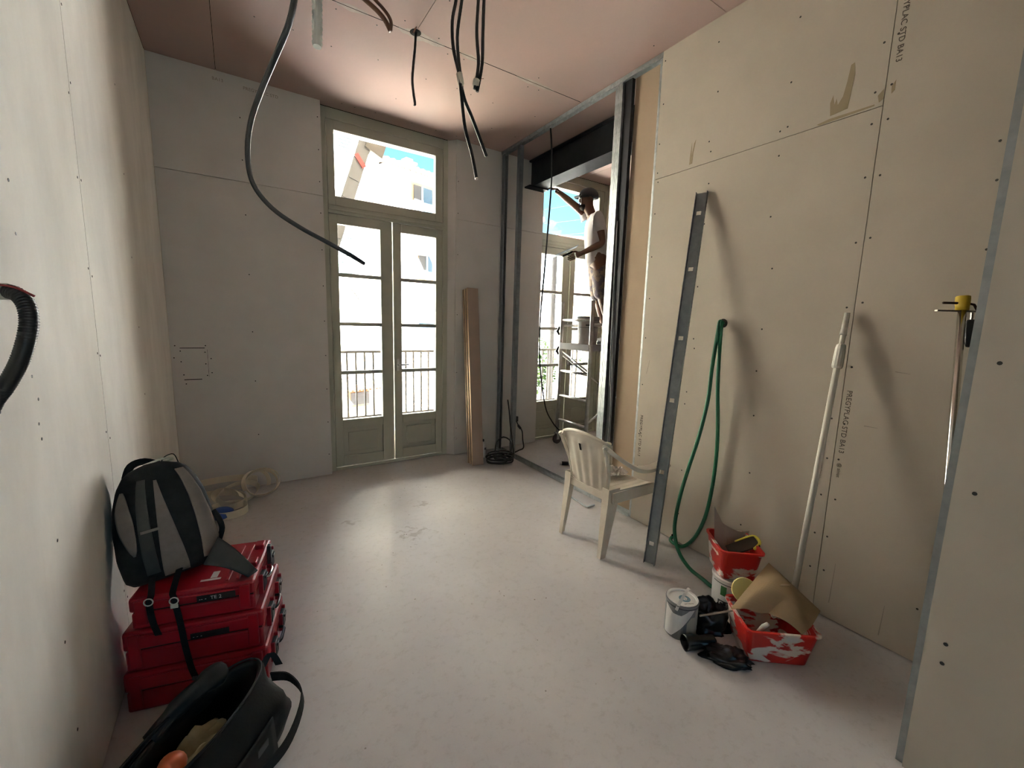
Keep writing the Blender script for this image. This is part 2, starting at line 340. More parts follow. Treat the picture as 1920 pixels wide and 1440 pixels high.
# patched socket opening
pt = B((-0.39, YB-0.0015, 0.933), (-0.204, YB+0.004, 1.172)).build('patch_panel', PLASTERB, wb)
MB().box((-0.372, YB-0.0022, 1.170), (-0.22, YB-0.0005, 1.1745)).box((-0.36, YB-0.0022, 0.9295), (-0.25, YB-0.0005, 0.935)).box((-0.206, YB-0.0022, 0.95), (-0.2045, YB-0.0005, 1.16)).build('cut_line', DARKGAP, pt)
screws([(-0.37, YB-0.0015, 1.15), (-0.37, YB-0.0015, 1.07), (-0.36, YB-0.0015, 0.97), (-0.22, YB-0.0015, 1.14), (-0.22, YB-0.0015, 1.05), (-0.215, YB-0.0015, 0.96), (-0.41, YB, 1.1), (-0.40, YB, 1.19), (-0.215, YB, 1.19), (-0.185, YB, 1.09), (-0.185, YB, 0.98), (-0.35, YB, 0.9)]
       + [(0.64, YB, z) for z in (0.2, 0.5, 0.8, 1.1, 1.4, 1.7, 2.0, 2.3, 2.55, 2.8, 3.05)] + [(0.1, YB, z) for z in (0.45, 0.9, 1.3, 1.75, 2.2, 2.6, 2.9)] + [(1.91, YB, z) for z in (0.3, 0.9, 1.5, 2.1, 2.5, 2.8)], 'y-', wb, 0.0045)
m = MB()
lettering('BA13', 0.03, (-0.06, YB-0.0006, 3.115), (1, 0, -0.0), (0, 0, 1), PENCIL, wb, 'printed_lettering')
lettering('PREGYPLAC STD', 0.03, (0.13, YB-0.0006, 3.105), (1, 0, 0), (0, 0, 1), PENCIL, wb, 'printed_lettering')
m = MB().lathe([(0.0, -0.001), (0.016, -0.001), (0.016, 0.002)], (1.905, YB, 0.19), 12, Matrix(((1, 0, 0), (0, 0, -1), (0, 1, 0))), caps=False); m.build('wire_hole', DARKGAP, wb)

# right wall: boards on our side of the partition, kraft back of the boards on the other side
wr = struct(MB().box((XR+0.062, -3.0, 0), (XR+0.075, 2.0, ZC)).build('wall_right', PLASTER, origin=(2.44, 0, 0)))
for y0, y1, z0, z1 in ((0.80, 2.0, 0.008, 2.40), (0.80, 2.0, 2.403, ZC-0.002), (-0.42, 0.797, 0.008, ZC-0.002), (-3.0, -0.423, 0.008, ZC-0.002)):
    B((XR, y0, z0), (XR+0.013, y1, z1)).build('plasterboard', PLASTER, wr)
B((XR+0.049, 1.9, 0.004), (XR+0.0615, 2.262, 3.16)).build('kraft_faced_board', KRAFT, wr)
sc = []
for z in (0.24, 0.42, 0.62, 0.83, 1.0, 1.28, 1.55, 1.83, 2.11, 2.34, 2.46, 2.66, 2.92):
    sc += [(XR, 0.80+0.028+random.uniform(-.006, .006), z+random.uniform(-.02, .02)), (XR, 0.80-0.026+random.uniform(-.006, .006), z+random.uniform(-.02, .02))]
sc += [(XR, 1.975+random.uniform(-.006, .006), z) for z in (0.18, 0.42, 0.66, 1.02, 1.35, 1.62, 1.9, 2.18, 2.38, 2.44, 2.62, 2.86, 3.12)]
sc += [(XR, 1.61+random.uniform(-.02, .02), z) for z in (0.2, 0.5, 0.94, 1.02, 1.30, 1.36, 1.68, 2.05, 2.28, 2.46, 2.52, 2.78, 3.05)]
sc += [(XR, 1.20+random.uniform(-.02, .02), z) for z in (0.3, 0.62, 0.95, 1.2, 1.43, 1.75, 2.02, 2.32, 2.44, 2.45, 2.66, 2.95)]
sc += [(XR, 0.42+random.uniform(-.01, .01), z) for z in (0.25, 0.9, 1.75, 2.0, 2.14)]
screws(sc, 'x-', wr, 0.0046)
IN = Vector((XR-0.0008, 0, 0))
def wallpoly(name, pts, m, parent=wr): # flat mark on the right wall, (y, z) points
    return MB().prism([(-p[0], p[1]) for p in pts], (XR-0.0002, 0, 0), (0, -1, 0), (0, 0, 1), 0.0008).build(name, m, parent)
wallpoly('glue_smear', [(0.998, 2.432), (0.93, 2.44), (0.925, 2.50), (0.918, 2.58), (0.925, 2.63), (0.938, 2.625), (0.945, 2.56), (0.955, 2.50), (0.972, 2.47), (0.98, 2.50), (0.986, 2.475), (0.995, 2.52), (1.004, 2.49)], GLUE)
wallpoly('glue_smear', [(1.742, 2.425), (1.722, 2.428), (1.719, 2.49), (1.708, 2.56), (1.72, 2.54), (1.731, 2.47), (1.733, 2.55), (1.741, 2.48)], GLUE)
for a in ([(0.815, 2.42), (0.80, 2.43), (0.803, 2.47), (0.822, 2.45)], [(0.775, 2.44), (0.765, 2.45), (0.765, 2.49), (0.778, 2.47)], [(1.04, 2.405), (0.83, 2.412), (0.83, 2.418), (1.0, 2.42), (1.05, 2.412)]):
    wallpoly('glue_smear', a, GLUE)
for (y0, z0, y1, z1) in ((0.735, 0.09, 0.73, 0.30), (0.535, 0.05, 0.53, 0.2), (1.95, 1.1, 1.93, 1.2), (0.62, 1.26, 0.57, 1.255), (0.70, 1.0, 0.65, 1.0)):
    d = Vector((y1-y0, z1-z0)); n_ = Vector((-d.y, d.x)).normalized()*0.002
    wallpoly('pencil_mark', [(y0-n_.x, z0-n_.y), (y0+n_.x, z0+n_.y), (y1+n_.x*.4, z1+n_.y*.4), (y1-n_.x*.4, z1-n_.y*.4)], PENCIL)
TXT = 'PREGYPLAC STD BA13'
for (y, z, s) in ((0.781, 1.155, 0.0295), (0.776, 2.865, 0.0295), (1.974, 0.80, 0.0295)):
    lettering(TXT, s, (XR-0.0006, y, z), (0, 0, -1), (0, -1, 0), LETTER, wr, 'printed_lettering')
lettering('@ siniat', 0.02, (XR-0.0006, 0.777, 0.80), (0, 0, -1), (0, -1, 0), LETTER, wr, 'printed_lettering')
lettering('20/04/22', 0.018, (XR-0.0006, 0.851, 0.77), (0, 0, -1), (0, -1, 0), PENCIL, wr, 'printed_lettering')
MB().lathe([(0.0, 0.001), (0.026, 0.001), (0.026, -0.001)], (XR-0.0003, 1.424, 1.459), 20, Matrix(((0, 0, -1), (1, 0, 0), (0, -1, 0))), caps=False).build('hose_hole', DARKGAP, wr)
MB().lathe([(0.0, 0.001), (0.014, 0.001), (0.014, -0.001)], (XR-0.0003, 1.63, 0.03), 16, Matrix(((0, 0, -1), (1, 0, 0), (0, -1, 0))), caps=False).build('hose_hole', DARKGAP, wr)

# near partition by the camera, with its bare end stud
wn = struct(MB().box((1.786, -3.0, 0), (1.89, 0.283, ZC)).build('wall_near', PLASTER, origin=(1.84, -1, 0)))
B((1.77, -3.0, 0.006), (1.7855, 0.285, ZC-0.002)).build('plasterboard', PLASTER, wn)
screws([(1.77, 0.24, z) for z in (0.42, 0.485, 0.97, 1.35, 1.9)], 'x-', wn, 0.0058)
MB().box((1.787, 0.284, 0.003), (1.7885, 0.306, ZC)).box((1.7885, 0.3045, 0.003), (1.885, 0.306, ZC)).box((1.8835, 0.284, 0.003), (1.885, 0.306, ZC)).build('end_stud', GALVD, wn)

# walls outside the view that close the rooms
RX0, RX1, RZ0, RZ1 = -0.1, 1.5, 0.25, 2.55
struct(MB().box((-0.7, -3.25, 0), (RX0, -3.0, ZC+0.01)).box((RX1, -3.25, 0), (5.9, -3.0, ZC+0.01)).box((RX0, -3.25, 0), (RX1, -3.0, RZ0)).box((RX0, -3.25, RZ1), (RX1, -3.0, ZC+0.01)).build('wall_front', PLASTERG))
w3 = struct(thing('window_3', (0.75, -3.12, RZ0)))  # unseen window added behind the camera to let in fill daylight
MB().box((RX0, -3.16, RZ0), (RX0+0.06, -3.10, RZ1)).box((RX1-0.06, -3.16, RZ0), (RX1, -3.10, RZ1)).box((RX0+0.06, -3.16, RZ0), (RX1-0.06, -3.10, RZ0+0.06)).box((RX0+0.06, -3.16, RZ1-0.06), (RX1-0.06, -3.10, RZ1)).box((0.72, -3.16, RZ0+0.06), (0.78, -3.10, RZ1-0.06)).build('frame', OLIVE, w3)
for a_, b_ in ((RX0+0.06, 0.72), (0.78, RX1-0.06)): B((a_, -3.132, RZ0+0.06), (b_, -3.128, RZ1-0.06)).build('pane', GLASS, w3)
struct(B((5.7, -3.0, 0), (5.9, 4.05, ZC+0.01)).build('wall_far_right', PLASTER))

# ------------------------------------------------------------------ French windows
def french_window(n, c, handle=True):
    w_ = struct(thing('window_%d' % n, (c, 4.1, 0)))
    y0, y1 = 4.082, 4.150
    H = 0.586
    f = MB().box((c-H, y0, 0.0), (c-H+0.05, y1, ZC)).box((c+H-0.05, y0, 0.0), (c+H, y1, ZC)).box((c-H+0.05, y0, 3.10), (c+H-0.05, y1, ZC)).box((c-H+0.05, y0, 0.0), (c+H-0.05, y1, 0.03))
    f.build('frame', OLIVE, w_, bevel=0.003)
    MB().box((c-H+0.05, y0-0.002, 2.335), (c+H-0.05, y1, 2.40)).box((c-H+0.05, y0-0.014, 2.36), (c+H-0.05, y0-0.002, 2.385)).build('transom_bar', OLIVE, w_, bevel=0.003)
    s = MB().box((c-H+0.053, y0+0.006, 2.403), (c-0.474, y1-0.008, 3.097)).box((c+0.458, y0+0.006, 2.403), (c+H-0.053, y1-0.008, 3.097))
    s.box((c-0.474, y0+0.006, 2.403), (c+0.458, y1-0.008, 2.482)).box((c-0.474, y0+0.006, 3.02), (c+0.458, y1-0.008, 3.097))
    so = s.build('transom_sash', OLIVE, w_, bevel=0.003)
    B((c-0.476, 4.118, 2.48), (c+0.46, 4.122, 3.022)).build('pane', GLASS, so)
    for side in (-1, 1):
        if side < 0: xo, xg0, xg1, xi = c-H+0.053, c-0.464, c-0.09, c+0.019
        else: xo, xg0, xg1, xi = c+0.030, c+0.106, c+0.464, c+H-0.053
        l = MB().box((xo, y0+0.006, 0.035), (xg0, y1-0.008, 2.332)).box((xg1, y0+0.006, 0.035), (xi, y1-0.008, 2.332))
        l.box((xg0, y0+0.006, 2.252), (xg1, y1-0.008, 2.332)).box((xg0, y0+0.006, 0.40), (xg1, y1-0.008, 0.482)).box((xg0, y0+0.006, 0.035), (xg1, y1-0.008, 0.13))
        lo = l.build('leaf', OLIVE, w_, bevel=0.003)
        k = MB().box((xg0, y0+0.022, 0.13), (xg1, y1-0.022, 0.40)); k.box((xg0+0.045, y0+0.014, 0.17), (xg1-0.045, y0+0.022, 0.36))
        k.build('kick_panel', OLIVE, lo, bevel=0.004)
        zs = [0.482, 0.928, 1.378, 1.815, 2.252]
        for z in zs[1:4]: B((xg0, y0+0.014, z-0.016), (xg1, y1-0.02, z+0.016)).build('glazing_bar', OLIVE, lo, bevel=0.003)
        for a, b in zip(zs[:-1], zs[1:]): B((xg0-0.002, 4.118, a-0.002 if a == zs[0] else a+0.012), (xg1+0.002, 4.122, b-0.012 if b != zs[-1] else b+0.002)).build('pane', GLASS, lo)
        if side > 0:
            h = MB().box((xo+0.018, y0-0.002, 0.93), (xo+0.046, y0+0.007, 1.05)).tube([(xo+0.032, y0, 0.99), (xo+0.032, y0-0.04, 0.99)], 0.008, 10)
            h.tube([(xo+0.032, y0-0.04, 0.99), (xo+0.06, y0-0.045, 0.993), (xo+0.13, y0-0.045, 0.995)], [0.008, 0.008, 0.006], 10)
            h.build('handle', ALU, lo, smooth=False)
    return w_
w1 = french_window(1, 1.25); w2 = french_window(2, 3.45)
w1['label'] = 'tall olive grey French window with transom, its leaves slightly ajar'; w2['label'] = 'tall olive grey French window behind the scaffold in the far room'

# ================================================================== OUTSIDE: STREET AND HOUSES
ASPH = mat('pale_paving', (0.31, 0.30, 0.28), 0.9, col2=(0.27, 0.26, 0.245), scale=2)
CREAM = mat('cream_render', (0.82, 0.76, 0.63), 0.9, col2=(0.79, 0.73, 0.60), scale=1.5)
WHITE = mat('white_render', (0.86, 0.85, 0.83), 0.9, col2=(0.83, 0.82, 0.80), scale=1.2)
PALE = mat('pale_render', (0.72, 0.66, 0.58), 0.9, col2=(0.68, 0.62, 0.54), scale=1.2)
TILE = mat('terracotta_tile', (0.20, 0.035, 0.012), 0.85, col2=(0.16, 0.03, 0.012), scale=8)
TILEG = mat('weathered_tile', (0.12, 0.09, 0.07), 0.85, col2=(0.08, 0.06, 0.045), scale=8)
SHUT = mat('pale_shutter_paint', (0.10, 0.125, 0.125), 0.6)
SHUTB = mat('blue_grey_shutter_paint', (0.03, 0.04, 0.05), 0.6)
STONE = mat('peach_stone_surround', (0.40, 0.25, 0.13), 0.9)
PANEDK = mat('dark_window_glass', (0.06, 0.09, 0.12), 0.1)
CURT = mat('grey_curtain', (0.05, 0.048, 0.048), 0.9)
LEAF = mat('green_leaf', (0.03, 0.07, 0.008), 0.7, col2=(0.05, 0.10, 0.015), scale=9)
BARK = mat('bark', (0.16, 0.11, 0.07), 0.9)
IRON = mat('painted_iron', (0.030, 0.026, 0.025), 0.6)
GREYP = mat('grey_painted_metal', (0.40, 0.40, 0.42), 0.6)
DKGREY = mat('dark_grey_paint', (0.055, 0.055, 0.06), 0.6)
BLKCAB = mat('black_overhead_cable', (0.006, 0.006, 0.006), 0.8)
struct(B((-60, 4.42, -4.3), (80, 90, -4.0)).build('ground_street', ASPH, origin=(0, 30, -4)))
struct(B((-0.7, 4.0, -4.0), (5.9, 4.42, -0.25)).build('wall_below', MASON))
struct(B((-3.0, -3.25, ZC+0.51), (9.0, 4.42, 7.5)).build('added_shade_storey', MASON))  # unseen upper storey, added and sized to shade the railings and hoist

FE = Vector((cos(R(16)), sin(R(16)), 0)); FN = Vector((-sin(R(16)), cos(R(16)), 0)); FP = Vector((5.467, 15.365, 0))
def FB(mb, s0, s1, o0, o1, z0, z1, mi=0):
    c = FP+FE*(s0+s1)/2+FN*(o0+o1)/2+Vector((0, 0, (z0+z1)/2)); return mb.obox(c, FE*(s1-s0)/2, FN*(o1-o0)/2, Vector((0, 0, (z1-z0)/2)), mi)
def F(s, o, z): return FP+FE*s+FN*o+Vector((0, 0, z))

ba = thing('apartment_house', F(-6, 0, -4), 'cream apartment house across the street, left of the white house', 'building')
FB(MB(), -13, -1.26, 0, 7, -4, 10.5).build('wall', CREAM, ba)
for s0, z0, z1 in ((-3.42, 6.43, 7.95), (-6.6, 6.43, 7.95), (-3.42, 2.6, 4.3), (-6.6, 2.6, 4.3)):
    wo = FB(MB(), s0-0.08, s0+1.28, -0.03, 0.03, z0-0.02, z1+0.08).build('window_surround', WHITE, ba)
    for k in range(2):
        sh = MB(); a = s0+0.02+k*0.6
        FB(sh, a, a+0.58, -0.09, -0.04, z0, z1)
        for j in range(14): FB(sh, a+0.05, a+0.53, -0.10, -0.09, z0+0.08+j*(z1-z0-0.16)/14, z0+0.08+(j+0.55)*(z1-z0-0.16)/14)
        sh.build('shutter', SHUT, wo)
    FB(MB(), s0-0.15, s0+1.35, -0.22, 0, z0-0.2, z0-0.1).build('window_sill', PALE, wo)
FB(MB(), -13, -1.245, -0.12, 0, 5.34, 5.46).build('cornice', PALE, ba)
FB(MB(), -13, -1.245, -0.10, 0, 0.9, 1.0).build('cornice', PALE, ba)
dw = FB(MB(), -2.62, -1.72, -0.04, 0.02, -4.0, -0.9).build('door_surround', STONE, ba)
FB(MB(), -2.5, -1.84, -0.07, -0.04, -4.0, -1.5).build('door', SHUT, dw); FB(MB(), -2.5, -1.84, -0.08, -0.04, -1.45, -1.03).build('fanlight', CURT, dw)
m = MB(); FB(m, -2.75, -1.6, -0.55, 0, -0.9, -0.84)
for k in range(9): FB(m, -2.74+k*0.125, -2.68+k*0.125, -0.57, 0, -0.86, -0.80)
m.build('porch_roof', TILE, ba)
for k in range(5):
    FB(MB(), -5.2+k*0.6, -5.15+k*0.6, -0.03, 0, 2.2, 2.9)
m = MB().tube(smooth_path([F(-3.2, -0.03, 2.3), F(-2.6, -0.05, 2.5), F(-2.2, -0.05, 2.2), F(-1.95, -0.05, 1.75), F(-1.8, -0.05, 2.1), F(-1.6, -0.05, 2.25), F(-1.3, -0.05, 2.1)]), 0.012, 6); m.build('wall_cable', IRON, ba)
m = MB().tube(smooth_path([F(-3.0, -0.04, -0.5), F(-2.4, -0.06, -0.35), F(-1.9, -0.06, -0.3), F(-1.4, -0.06, -0.2)]), 0.014, 6); m.build('wall_cable', IRON, ba)

bb = thing('white_house', F(2, 0, -4), 'white house across the street with tiled eaves and a chimney', 'building')
FB(MB(), -1.24, 7.4, 0.02, 7, -4, 6.37).build('wall', WHITE, bb)
FB(MB(), -1.24, 7.5, -0.34, 7, 6.37, 6.58).build('cornice', PALE, bb)
m = MB()
for k in range(36):   # rows of round tiles running up the roof
    s = -1.2+k*0.24
    m.tube([F(s, -0.42, 6.66), F(s, 3.2, 7.45)], 0.10, 8)
rf = m.build('roof', TILEG, bb)
m = MB(); FB(m, 0.16, 0.56, 0.5, 0.95, 6.6, 7.16); FB(m, 0.10, 0.62, 0.44, 1.01, 7.16, 7.24); FB(m, 0.22, 0.50, 0.56, 0.88, 7.24, 7.36)
m.build('chimney', CREAM, bb)
m = MB()
for s in (-0.55, -0.4, -0.25): m.tube([F(s, 0.6, 6.8), F(s, 0.6, 7.12)], 0.012, 5)
m.tube([F(-0.7, 0.6, 7.05), F(-0.1, 0.6, 7.0)], 0.012, 5).build('aerial', IRON, bb)
for s0, s1, z0, z1, kind in ((0.11, 0.95, 4.95, 6.28, 0), (0.31, 1.15, 3.0, 4.36, 1), (0.30, 1.15, 0.2, 1.63, 2), (0.37, 1.20, -1.75, -0.68, 3), (2.6, 3.5, 4.9, 6.2, 0), (2.6, 3.5, 3.0, 4.3, 0)):
    wo = FB(MB(), s0-0.1, s1+0.1, -0.02, 0.0, z0-0.05, z1+0.12).build('window_surround', STONE if kind != 2 else PALE, bb)
    FB(MB(), s0, s1, -0.03, -0.02, z0, z1).build('pane', PANEDK, wo)
    if kind in (0, 1): FB(MB(), s0, s0+0.3, -0.05, -0.03, z0, z1).build('curtain', CURT, wo); FB(MB(), s0+0.34, s0+0.40, -0.06, -0.03, z0, z1).build('mullion', WHITE, wo)
    if kind == 1: FB(MB(), s0-0.07, s0+0.32, -0.30, -0.05, 3.83, 4.14).build('meter_box', CURT, wo)
    if kind == 2: FB(MB(), s0, s1, -0.08, -0.03, 1.36, 1.63).build('rolled_shutter', SHUT, wo)
    if kind == 3:
        for k in range(8): FB(MB(), s0+0.03+k*0.105, s0+0.055+k*0.105, -0.14, -0.12, z0, z1).build('window_bar', GREYP, wo)
m = MB().tube(smooth_path([F(-1.2, -0.06, 2.25), F(-0.3, -0.06, 2.2), F(1.2, -0.06, 2.12), F(4, -0.06, 2.2)]), 0.012, 6); m.build('wall_cable', IRON, bb)

# house at the far end of the street, red roof
hc = thing('red_roofed_house', (16.5, 21.5, -4), 'distant pale house with a red tiled roof seen through the far window', 'building')
A = Vector((14.2, 22.6, 0)); D1 = Vector((0.86, -0.51, 0)); D2 = Vector((0.51, 0.86, 0))
def HP(a, b, z): return A+D1*a+D2*b+Vector((0, 0, z))
MB().obox(HP(3.2, 3, 1.15), D1*3.2, D2*3, Vector((0, 0, 5.15))).build('wall', PALE, hc)
MB().add([HP(-0.4, -0.4, 6.3), HP(6.8, -0.4, 6.3), HP(6.8, 6.4, 6.3), HP(-0.4, 6.4, 6.3), HP(1.6, 1.8, 7.25), HP(4.8, 1.8, 7.25), HP(4.8, 4.2, 7.25), HP(1.6, 4.2, 7.25)],
         [(0, 1, 5, 4), (1, 2, 6, 5), (2, 3, 7, 6), (3, 0, 4, 7), (4, 5, 6, 7), (3, 2, 1, 0)]).build('roof', TILE, hc)
for a0, z0 in ((0.5, 1.2), (2.2, 1.2), (4.4, 1.2), (0.5, 4.0), (2.2, 4.0), (4.4, 4.0)):
    q = MB().obox(HP(a0+0.45, -0.02, z0+0.7), D1*0.5, D2*0.03, Vector((0, 0, 0.78))).build('window_surround', WHITE, hc)
    MB().obox(HP(a0+0.45, -0.06, z0+0.7), D1*0.42, D2*0.02, Vector((0, 0, 0.7))).build('shutter', SHUTB, q)
MB().obox(HP(3.2, -0.06, 3.1), D1*3.2, D2*0.1, Vector((0, 0, 0.1))).build('cornice', STONE, hc)
MB().obox(HP(3.2, -0.06, 3.75), D1*3.2, D2*0.1, Vector((0, 0, 0.06))).build('cornice', PALE, hc)
hd = thing('added_reflector_house', (19.5, 8.5, -4), 'long pale terraced house added out of view to bounce sun indoors', 'building')
A2 = Vector((14.6, 13.6, 0)); E1 = Vector((0.69, -0.724, 0)); E2 = Vector((0.724, 0.69, 0))
MB().obox(A2+E1*7+E2*3+Vector((0, 0, 2.2)), E1*7, E2*3, Vector((0, 0, 6.2))).build('wall', WHITE, hd)  # unseen house added to reflect sunlight onto the left wall
MB().add([A2+E1*a_+E2*b_+Vector((0, 0, z_)) for a_, b_, z_ in ((-0.3, -0.4, 8.4), (14.3, -0.4, 8.4), (14.3, 6.4, 8.4), (-0.3, 6.4, 8.4), (1.5, 3, 9.8), (12.5, 3, 9.8))],
         [(0, 1, 5, 4), (1, 2, 5), (2, 3, 4, 5), (3, 0, 4), (3, 2, 1, 0)]).build('roof', TILE, hd)
for a0 in (1.0, 3.6, 6.2, 8.8, 11.4):
    for z0 in (-1.8, 1.6, 5.0):
        q_ = MB().obox(A2+E1*(a0+0.5)+E2*-0.03+Vector((0, 0, z0+0.8)), E1*0.55, E2*0.03, Vector((0, 0, 0.85))).build('window_surround', STONE, hd)
        MB().obox(A2+E1*(a0+0.5)+E2*-0.08+Vector((0, 0, z0+0.8)), E1*0.47, E2*0.02, Vector((0, 0, 0.77))).build('shutter', SHUTB, q_)

def tree(name, c, r, label, seed, n=900):
    rd = random.Random(seed); c = Vector(c)
    t = thing(name, (c.x, c.y, -4.0), label, 'tree', 'street trees')
    MB().tube(smooth_path([(c.x+0.05, c.y, -4.0), (c.x, c.y+0.05, -2.2), c-Vector((0, 0, r*0.6)), c]), [0.09]*4+[0.07]*4+[0.05]*4+[0.03], 7).build('trunk', BARK, t, smooth=True)
    m = MB()
    for k in range(n):
        d = Vector((rd.gauss(0, 1), rd.gauss(0, 1), rd.gauss(0, 1))).normalized(); q = c+Vector((d.x*r, d.y*r, d.z*r*1.15))*(0.45+0.6*rd.random()**0.6)*(0.8+0.5*noise.noise(d*2.2+Vector((seed, 0, 0))))
        a = Vector((rd.gauss(0, 1), rd.gauss(0, 1), rd.gauss(0, 1))).normalized(); b = a.orthogonal().normalized(); s = 0.05+0.05*rd.random()
        m.add([q-a*s, q+b*s*0.45, q+a*s, q-b*s*0.45], [(0, 1, 2, 3)])
    stuff(m.build('foliage', LEAF, t))
tree('street_tree', (7.15, 9.75, 0.35), 0.85, 'leafy green tree outside the far window, left of the window mullion', 3, 1500)
tree('street_tree', (8.95, 9.0, 0.10), 0.7, 'leafy green tree outside the far window, right of the window mullion', 5, 1200)
lp = thing('lamp_post', (5.86, 7.42, -4), 'pale grey lamp post outside the far window', 'lamp post')
MB().tube([(5.86, 7.42, -4), (5.86, 7.42, 3.05)], [0.075, 0.055], 12).build('pole', DKGREY, lp, smooth=True)
MB().lathe([(0.12, 0.0), (0.12, 0.5), (0.09, 0.55)], (5.86, 7.42, -4), 12).build('base', DKGREY, lp)
MB().tube([(5.86, 7.42, 3.0), (5.86, 7.6, 3.12), (5.86, 8.0, 3.14)], 0.03, 8).lathe([(0.05, 0), (0.12, 0.03), (0.10, 0.09), (0.03, 0.1)], (5.86, 8.05, 3.07), 12).build('lamp_head', DKGREY, lp)
for k, (z0_, z1_, a) in enumerate(((6.95, 7.35, 'top'), (6.30, 6.55, 'middle'), (5.75, 5.85, 'lowest'))):
    P_ = F(7.38, 0.2 if k else 1.2, z0_); Q_ = A2+Vector((0.02, 0.02, z1_)); M_ = (P_+Q_)/2-Vector((0, 0, 0.12))
    tag(MB().tube(smooth_path([P_, M_, Q_]), 0.010, 5).build('overhead_cable', BLKCAB), '%s overhead cable crossing the sky in the far window' % a, 'cable', 'overhead cables')

# material hoist leaning outside the first window
ho = thing('material_hoist', (-0.92, 6.5, -4), 'grey inclined hoist rail with a red tag outside the transom', 'hoist')
a = Vector((-0.92, 6.5, -4)); b = Vector((1.70, 6.5, 4.05)); d = (b-a).normalized(); x = Vector((d.z, 0, -d.x))
MB().obox((a+b)/2, (b-a)/2, x*0.085, Vector((0, 0.04, 0))).build('rail', DKGREY, ho)
for k in range(30): MB().obox(a+(b-a)*(k+0.5)/30+Vector((0, -0.045, 0)), d*0.02, x*0.07, Vector((0, 0.006, 0))).build('rung', DKGREY, ho)
MB().obox((1.78, 6.5, 3.86), x*0.13-d*0.02, d*0.10, Vector((0, 0.08, 0))).build('motor_head', mat('dark_brown_grey', (0.04, 0.034, 0.03), 0.7), ho)
REDP = mat('red_paint', (0.14, 0.006, 0.006), 0.5)
MB().obox((1.565, 6.44, 3.62), (x*0.8-d*0.6).normalized()*0.095, (d*0.8+x*0.6).normalized()*0.03, Vector((0, 0.01, 0))).build('marker_tag', REDP, ho)

# balconies
def balcony(x0, x1, label, lab2):
    sl = tag(B((x0-0.15, 4.42, -0.16), (x1+0.15, 5.08, -0.01)).build('balcony_slab', PALE), lab2, 'balcony')
    t = thing('balcony_railing', ((x0+x1)/2, 5.0, -0.01), label, 'railing', 'balcony railings')
    B((x0, 4.982, 1.043), (x1, 5.018, 1.068)).build('top_rail', IRON, t); B((x0, 4.988, 0.285), (x1, 5.012, 0.306)).build('bottom_rail', IRON, t)
    for x in (x0, x1):
        B((x-0.012, 4.988, -0.01), (x+0.012, 5.012, 1.075)).build('post', IRON, t); B((x-0.01, 4.42, 1.045), (x+0.01, 4.985, 1.065)).build('side_rail', IRON, t)
    x = x0+0.097
    while x < x1-0.03:
        B((x-0.009, 4.991, 0.305), (x+0.009, 5.009, 1.045)).build('baluster', IRON, t); x += 0.0975
balcony(0.435, 2.18, 'thin iron balcony railing outside the window with the planks beside it', 'stone balcony slab outside the window with the planks beside it')
balcony(2.72, 4.46, 'thin iron balcony railing outside the far window behind the scaffold', 'stone balcony slab outside the far window behind the scaffold')

# ================================================================== PARTITION FRAME
def stud(y0, y1, x0, x1, z0, z1, openside, label, m=GALV):
    """C-section upright: web plus two flanges; openside +1 opens toward +y, -1 toward -y"""
    t = 0.0016; mb = MB()
    mb.box((x0, y0, z0), (x0+t, y1, z1)).box((x1-t, y0, z0), (x1, y1, z1))
    yw = y0 if openside > 0 else y1-t
    mb.box((x0+t, yw, z0), (x1-t, yw+t, z1))
    lip = y1-t if openside > 0 else y0
    mb.box((x0+t, lip, z0), (x0+0.008, lip+t, z1)).box((x1-0.008, lip, z0), (x1-t, lip+t, z1))
    for k in range(2): mb.box((x0-0.0012, y0+(y1-y0)*(0.3+0.4*k)-0.002, z0), (x0, y0+(y1-y0)*(0.3+0.4*k)+0.002, z1))
    return tag(mb.build('metal_stud', m), label, 'stud', 'partition studs')
SX0, SX1 = 2.413, 2.448
stud(3.935, 3.985, 2.403, SX1, 0.004, 3.150, -1, 'galvanised metal stud fixed against the back wall beside the planks', GALVD)
stud(3.655, 3.700, 2.403, SX1, 0.004, 3.150, 1, 'galvanised metal stud standing free above the coiled cable', GALVD)
stud(2.377, 2.410, 2.403, SX1, 0.004, 3.150, -1, 'galvanised door jamb stud, the one nearer the scaffold')
stud(2.342, 2.375, 2.403, SX1, 0.004, 3.150, 1, 'galvanised door jamb stud, the one nearer the plasterboard wall')
stud(1.985, 2.030, SX0+0.001, SX1, 0.004, 3.150, 1, 'galvanised edge stud showing along the plasterboard edge')
def track(z, dirz, y0, y1, label):
    t = 0.0016; a, b = sorted((z, z+dirz*0.030)); mb = MB()
    mb.box((2.401, y0, a), (2.401+t, y1, b)).box((2.4485, y0, a), (2.4485+t, y1, b))
    c, d = sorted((z, z+dirz*t)); mb.box((2.401+t, y0, c), (2.4485, y1, d))
    return tag(mb.build('metal_track', GALV), label, 'track', 'partition tracks')
track(0.0005, 1, 2.03, 3.995, 'galvanised floor track of the unfinished partition')
track(ZC-0.0005, -1, 2.003, 3.995, 'galvanised ceiling track of the unfinished partition')
tag(B((2.4185, 2.268, 0.002), (2.4475, 2.337, ZC-0.033)).build('black_strip', BLACKSTEEL, bevel=0.002), 'full-height black strip beside the door jamb studs', 'post')  # plain black box filling the strip between jamb stud and kraft board

